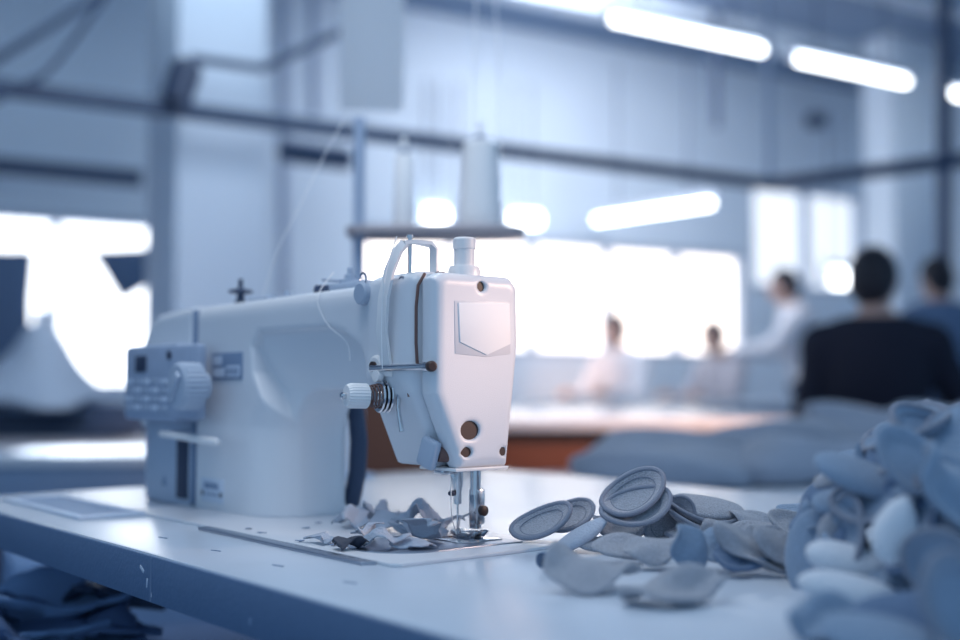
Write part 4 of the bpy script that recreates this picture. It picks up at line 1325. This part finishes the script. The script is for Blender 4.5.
# ================================================================== people
def person(name, loc, heading, H, label, top_m, seated=False, lean=.0, armL=None, armR=None, hair_len=0.0, head_turn=0.0, low_m='trousers', h=.0125, hip=None):
    s = H / 1.7
    R3 = Matrix.Rotation(heading, 3, 'Z')
    r = root(name, loc, label, 'person', None, R3)
    hipz = hip or (.90 if not seated else .52)
    J = {}
    v = lambda x, y, z: np.array([x, y, z]) * s
    ln = lambda z: lean * (z - hipz)                   # forward lean (+y is forward)
    up = hipz
    J['pel'] = v(0, 0, up)
    J['chest'] = v(0, ln(up + .36), up + .36)
    J['neck'] = v(0, ln(up + .55) + .01, up + .55)
    J['head'] = v(0, ln(up + .69) + .03, up + .69)
    sh = up + .455
    J['sl'], J['sr'] = v(-.185, ln(sh), sh), v(.185, ln(sh), sh)
    aL = armL or ((-.25, .02, -.27), (-.20, .20, -.42))
    aR = armR or ((.25, .02, -.27), (.20, .20, -.42))
    J['el'] = J['sl'] * [0, 1, 1] + v(*aL[0]); J['hl'] = J['sl'] * [0, 1, 1] + v(*aL[1])
    J['er'] = J['sr'] * [0, 1, 1] + v(*aR[0]); J['hr'] = J['sr'] * [0, 1, 1] + v(*aR[1])
    if seated:
        leg = [(v(-.09, .02, up - .02), v(-.12, .42, up), v(-.12, .40, .08), v(-.12, .54, .045)), (v(.09, .02, up - .02), v(.12, .42, up), v(.12, .40, .08), v(.12, .54, .045))]
    else:
        kn_ = .02 if up > .85 else .2
        leg = [(v(-.09, 0, up - .03), v(-.10, kn_, .46), v(-.10, -.01, .08), v(-.11, .14, .045)), (v(.09, 0, up - .03), v(.10, kn_, .46), v(.10, -.01, .08), v(.11, .14, .045))]
    hc = J['head']

    def torso(P, g=0):
        d = sd_ell(P, J['pel'] + v(0, 0, .02), np.array([.165, .115, .14]) * s + g)
        d = smin(d, sd_ell(P, J['chest'], np.array([.175, .12, .23]) * s + g), .08 * s)
        d = smin(d, sd_cone(P, J['sl'], J['sr'], .055 * s + g, .055 * s + g), .07 * s)
        for q in ('sl', 'sr'):
            d = smin(d, sd_cone(P, J['neck'] - v(0, 0, .04), J[q], .05 * s + g, .045 * s + g), .04 * s)
        return d

    def arms(P, g=0, full=True):
        d = np.full(P.shape[:-1], 9.)
        for a, b, c in (('sl', 'el', 'hl'), ('sr', 'er', 'hr')):
            w = J[b] + (J[c] - J[b]) * (1 if full else .93)
            d = np.minimum(d, smin(sd_cone(P, J[a], J[b], .056 * s + g, .044 * s + g), sd_cone(P, J[b], w, .043 * s + g, .03 * s + g), .03 * s))
        return d

    def legs(P, g=0, full=True):
        d = np.full(P.shape[:-1], 9.)
        for a, b, c, e in leg:
            q = smin(sd_cone(P, a, b, .082 * s + g, .058 * s + g), sd_cone(P, b, c, .056 * s + g, .04 * s + g), .04 * s)
            if full: q = smin(q, sd_cone(P, c * [1, 1, .6], e, .04 * s, .033 * s), .03 * s)
            d = np.minimum(d, q)
        return d

    ct, stt = math.cos(head_turn), math.sin(head_turn)

    def hd(P):
        Q = P - hc
        X = Q[..., 0] * ct + Q[..., 1] * stt
        Y = -Q[..., 0] * stt + Q[..., 1] * ct
        return np.stack([X, Y, Q[..., 2]], -1) / s

    def head(P):
        Q = hd(P)
        d = sd_ell(Q, (0, 0, .015), (.075, .093, .105))
        d = smin(d, sd_ell(Q, (0, .028, -.062), (.052, .058, .055)), .04)
        d = smin(d, sd_cone(Q, (0, .088, .012), (0, .106, -.022), .009, .014), .015)
        for sx in (-1, 1):
            d = smin(d, sd_ell(Q, (sx * .077, -.005, -.005), (.011, .02, .032)), .008)
            d = smax(d, -sd_ell(Q, (sx * .031, .098, .012), (.016, .016, .011)), .01)
        d = smax(d, -sd_ell(Q, (0, .094, -.058), (.024, .012, .004)), .004)
        return d * s

    def hand(P, w, e, side):
        dr = (w - e) / np.linalg.norm(w - e)
        sd = np.cross(dr, [0, 0, 1.]); sd /= np.linalg.norm(sd) + 1e-9
        nn = np.cross(sd, dr)
        d = sd_cone(P, w + dr * .01 * s, w + dr * .07 * s, .03 * s, .032 * s)
        for k, (o_, L_) in enumerate(((-.03, .07), (-.01, .085), (.01, .078), (.03, .06))):
            b = w + dr * .075 * s + sd * o_ * s
            t1 = b + dr * L_ * .55 * s - nn * .008 * s
            t2 = t1 + dr * L_ * .4 * s - nn * .03 * s
            d = smin(d, np.minimum(sd_cone(P, b, t1, .0105 * s, .0095 * s), sd_cone(P, t1, t2, .0095 * s, .0085 * s)), .008 * s)
        b = w + dr * .03 * s + sd * side * .03 * s
        return smin(d, sd_cone(P, b, b + (dr * .045 + sd * side * .035) * s, .012 * s, .0095 * s), .01 * s)

    def body(P):
        d = smin(torso(P), sd_cone(P, J['neck'] - v(0, 0, .05), hc - v(0, .012, .05), .055 * s, .05 * s), .03 * s)
        d = smin(d, head(P), .02 * s)
        d = smin(d, arms(P), .03 * s)
        d = smin(d, legs(P), .03 * s)
        d = smin(d, hand(P, J['hl'], J['el'], 1), .01 * s)
        d = smin(d, hand(P, J['hr'], J['er'], -1), .01 * s)
        return d
    pts = np.array(list(J.values()) + [p for l in leg for p in l])
    lo, hi = pts.min(0) - .17 * s, pts.max(0) + .17 * s
    lo[2] = 0
    build_sdf('body', lambda P: np.maximum(body(P), -P[..., 2]), lo, hi, .0105, M['skin'], r, local=True)
    nb = J['neck']

    def shirt(P):
        d = smin(torso(P, .014), arms(P, .012, False), .04 * s)
        d = smin(d, sd_cone(P, nb - v(0, 0, .07), nb + v(0, .0, .0), .075 * s, .064 * s), .03 * s)
        d = np.maximum(d, P[..., 2] - nb[2] - .01 * s)
        return np.maximum(d, (J['pel'][2] - .10 * s) - P[..., 2])
    build_sdf('shirt' if top_m != 'navy' else 'jacket', shirt, lo, hi, h, M[top_m], r, local=True)

    def pants(P):
        d = smin(legs(P, .014, False), sd_ell(P, J['pel'], np.array([.17, .12, .12]) * s + .010), .05 * s)
        return np.maximum(d, P[..., 2] - J['pel'][2] - .06 * s)
    build_sdf('trousers', pants, lo, hi, h, M[low_m], r, local=True)

    def hair(P):
        Q = hd(P)
        d = sd_ell(Q, (0, -.008, .024), (.088, .103, .112))
        d = smin(d, sd_ell(Q, (0, -.055, -.02 - hair_len), (.072, .05, .07 + hair_len)), .03)
        cut = (Q[..., 1] - .055) - (Q[..., 2] - .03) * .75
        d = smax(d, cut, .015)
        low = -Q[..., 2] - .03 - np.clip(-Q[..., 1], 0, .06) * 1.2 - hair_len
        return smax(d, low, .015) * s
    build_sdf('hair', hair, hc - .26 * s, hc + .2 * s, .009, M['hair'], r, local=True)
    for sx in (-1, 1):
        q = np.array([sx * .031, .087, .012])
        w = np.array([q[0] * ct - q[1] * stt, q[0] * stt + q[1] * ct, q[2]]) * s + hc
        MB().lathe([(.001, -.009), (.007, -.007), (.0095, 0), (.007, .007), (.001, .009)], tuple(w), (0, 0, 1), 12).build('eye', M['darkslot'], r, local=True)
    return r


def facing(rx, fy):
    """heading whose forward (+y) points along right*rx + away*fy"""
    d = RT * rx + DH * fy
    return math.atan2(d[1], d[0]) - PI / 2


def feet(px, D):
    p = W(px, 385, D)
    return (p[0], p[1], FLOOR)


person('person', feet(808, 8.0), facing(-1, .25), 1.72, 'standing person in a white shirt with short dark hair, reaching left', 'shirt', lean=.18,
       armL=((-.24, .16, -.20), (-.18, .42, -.22)), armR=((.24, .16, -.20), (.18, .42, -.22)))


def stool(px, D, label, up=.50):
    p = feet(px, D)
    t = root('stool', p, label, 'stool', 'stools of the seated workers')
    x, y, z = p
    MB().lathe([(.16, up - .045), (.17, up - .035), (.17, up - .015), (.15, up)], p, (0, 0, 1), 24).build('seat', M['benchblue'], t)
    for k in range(4):
        a = PI / 4 + k * PI / 2
        MB().cyl((x + .17 * math.cos(a), y + .17 * math.sin(a), z), (x + .11 * math.cos(a), y + .11 * math.sin(a), z + up - .04), .013).build('leg', M['rail'], t)


person('person', feet(878, 4.2), facing(.25, 1), 1.74, 'person in a dark navy jacket seen from behind, one elbow out', 'navy', seated=True, lean=.10, hip=.585,
       armL=((-.24, .02, -.25), (-.16, .22, -.32)), armR=((.31, .04, -.24), (.26, .28, -.38)), hair_len=.0, head_turn=-.3)
stool(878, 4.2, 'tall stool under the person in the navy jacket', .47)
person('person', feet(730, 8.9), facing(-.9, -.5), 1.70, 'seated person in a grey shirt, nearer the white-shirted worker', 'greyshirt', seated=True, lean=.2, hip=.60,
       armL=((-.25, .12, -.24), (-.18, .36, -.22)), armR=((.25, .12, -.24), (.18, .36, -.22)))
stool(730, 8.9, 'round stool under the seated person in the middle')
person('person', feet(628, 8.6), facing(-.7, -.7), 1.74, 'seated person in a pale shirt in front of the bright window', 'shirt', seated=True, lean=.2, hip=.60,
       armL=((-.25, .12, -.24), (-.18, .36, -.22)), armR=((.25, .12, -.24), (.18, .36, -.22)))
stool(628, 8.6, 'round stool under the seated person by the window')
person('person', feet(946, 6.0), facing(-.3, 1), 1.58, 'person in dark clothes half hidden by the pole at the right', 'clothdark', lean=.05)

# far workstation of the seated people
fw = root('sewing_table', tuple(G(1.2, 7.4, FLOOR)), 'long grey work table in front of the seated workers', 'table')
kc = G(1.25, 7.2, 0)
Rk = np.array(basis((1, -.05, 0), (0, 0, 1)))
put(kbox((-1.0, -.3, .02), (1.3, .3, .06)), 'table_top', 'benchwhite', fw)
put(kbox((-.98, -.28, -.35), (1.28, -.26, .02)), 'front_board', 'benchblue', fw)
for x in (-.9, 1.2):
    for y in (-.22, .25):
        put(kbox((x - .03, y - .03, FLOOR), (x + .03, y + .03, .02)), 'leg', 'rail', fw)

# ================================================================== light
wd = bpy.data.worlds.new('daylight')
SC.world = wd
wd.use_nodes = True
bgn = wd.node_tree.nodes['Background']
bgn.inputs['Color'].default_value = (0.40, 0.665, 1.0, 1)
bgn.inputs['Strength'].default_value = 0.58


def area(name, loc, target, size, size_y, col, power):
    l = bpy.data.lights.new(name, 'AREA')
    l.shape = 'RECTANGLE'
    l.size, l.size_y = size, size_y
    l.color = col
    l.energy = power
    o = bpy.data.objects.new(name, l)
    COL.objects.link(o)
    o.location = loc
    d = Vector(target) - Vector(loc)
    o.rotation_euler = d.to_track_quat('-Z', 'Y').to_euler()
    return o


area('bench_lamp', tuple(np.array([0.1, 0.1, 1.55]) + DH * .5 - RT * .5), (0.15, 0.1, 0), 1.2, .3, (.86, .93, 1.0), 9)
area('hall_fill', tuple(G(-1.0, 5.0, 2.6)), tuple(G(-1.0, 5.6, 0)), 1.5, 1.5, (.70, .88, 1.0), 17)  # unseen fill light added to brighten the left of the hall
area('hall_fill', tuple(G(1.0, 7.2, 2.5)), tuple(G(.8, 8.8, .9)), 1.5, 1.5, (.98, .95, 1.0), 50)  # unseen area light added to whiten the back wall
area('stand_fill', tuple(G(-.25, .75, 1.5)), tuple(W(420, 170, 2.1)), .5, .5, (.95, .96, 1.0), 6)  # no lamp hangs here: added to brighten the thread cones from the front
area('hall_fill', tuple(G(-.3, 3.3, 1.9)), tuple(G(-1.2, 5.2, .6)), .8, .8, (.82, .90, 1.0), 15)  # invented fill aimed at the left pillar
tk = bpy.data.lights.new('table_glare_spot', 'SPOT')  # added spot whitening the left table in place of the window's reflection
tk.energy = 60
tk.color = (.92, .96, 1.0)
tk.spot_size = math.radians(60)
tk.spot_blend = .4
ok_ = bpy.data.objects.new('table_glare_spot', tk)
COL.objects.link(ok_)
ok_.location = tuple(W(108, 442, 3.8) + ZUP * .55)
sp = bpy.data.lights.new('warm_head_spot', 'SPOT')  # added warm spot on the machine head, standing in for the window's glow
sp.energy = 300
sp.color = (1.0, 0.66, 0.50)
sp.spot_size = math.radians(7.5)
sp.spot_blend = 0.9
sp.shadow_soft_size = 0.10
so_ = bpy.data.objects.new('warm_head_spot', sp)
COL.objects.link(so_)
so_.location = tuple(np.array([0.03, 0.0, 0.17]) + RT * 2.6 - DH * 0.2 + ZUP * 0.8)
so_.rotation_euler = (Vector((0.05, -0.005, 0.185)) - so_.location).to_track_quat('-Z', 'Y').to_euler()

sp2 = bpy.data.lights.new('warm_patch_spot', 'SPOT')  # added spot warming the workbench front; the hall has no such source
sp2.energy = 1200
sp2.color = (1.0, 0.50, 0.28)
sp2.spot_size = math.radians(20)
sp2.spot_blend = 1.0
sp2.shadow_soft_size = .1
o2 = bpy.data.objects.new('warm_patch_spot', sp2)
COL.objects.link(o2)
tgt = W(560, 425, 3.7)
o2.location = tuple(tgt + RT * 3.0 - DH * 1.0 + ZUP * 1.3)
o2.rotation_euler = (Vector(tgt) - o2.location).to_track_quat('-Z', 'Y').to_euler()

sp3 = bpy.data.lights.new('warm_patch_spot', 'SPOT')  # second added warm spot, on the seated worker by the window
sp3.energy = 520
sp3.color = (1.0, 0.55, 0.34)
sp3.spot_size = math.radians(16)
sp3.spot_blend = 1.0
sp3.shadow_soft_size = .1
o3 = bpy.data.objects.new('warm_patch_spot', sp3)
COL.objects.link(o3)
tgt = W(570, 375, 8.6)
o3.location = tuple(tgt - RT * 1.2 - DH * 3.2 + ZUP * 1.6)
o3.rotation_euler = (Vector(tgt) - o3.location).to_track_quat('-Z', 'Y').to_euler()

# ================================================================== camera
cd = bpy.data.cameras.new('camera')
cd.sensor_width = 36
cd.lens = FPX * 36 / 960
cd.dof.use_dof = True
cd.dof.focus_distance = 1.12
cd.dof.aperture_fstop = 1.8
cd.clip_start = 0.05
co = bpy.data.objects.new('camera', cd)
COL.objects.link(co)
co.matrix_world = Matrix.Translation(Vector(CAM)) @ Matrix((Vector(RT), Vector(UP), Vector(-FW))).transposed().to_4x4()
SC.camera = co
SC.view_settings.view_transform = 'Standard'
SC.view_settings.look = 'None'
SC.view_settings.gamma = 1
SC.view_settings.exposure = 0.08
SC.cycles.use_denoising = True
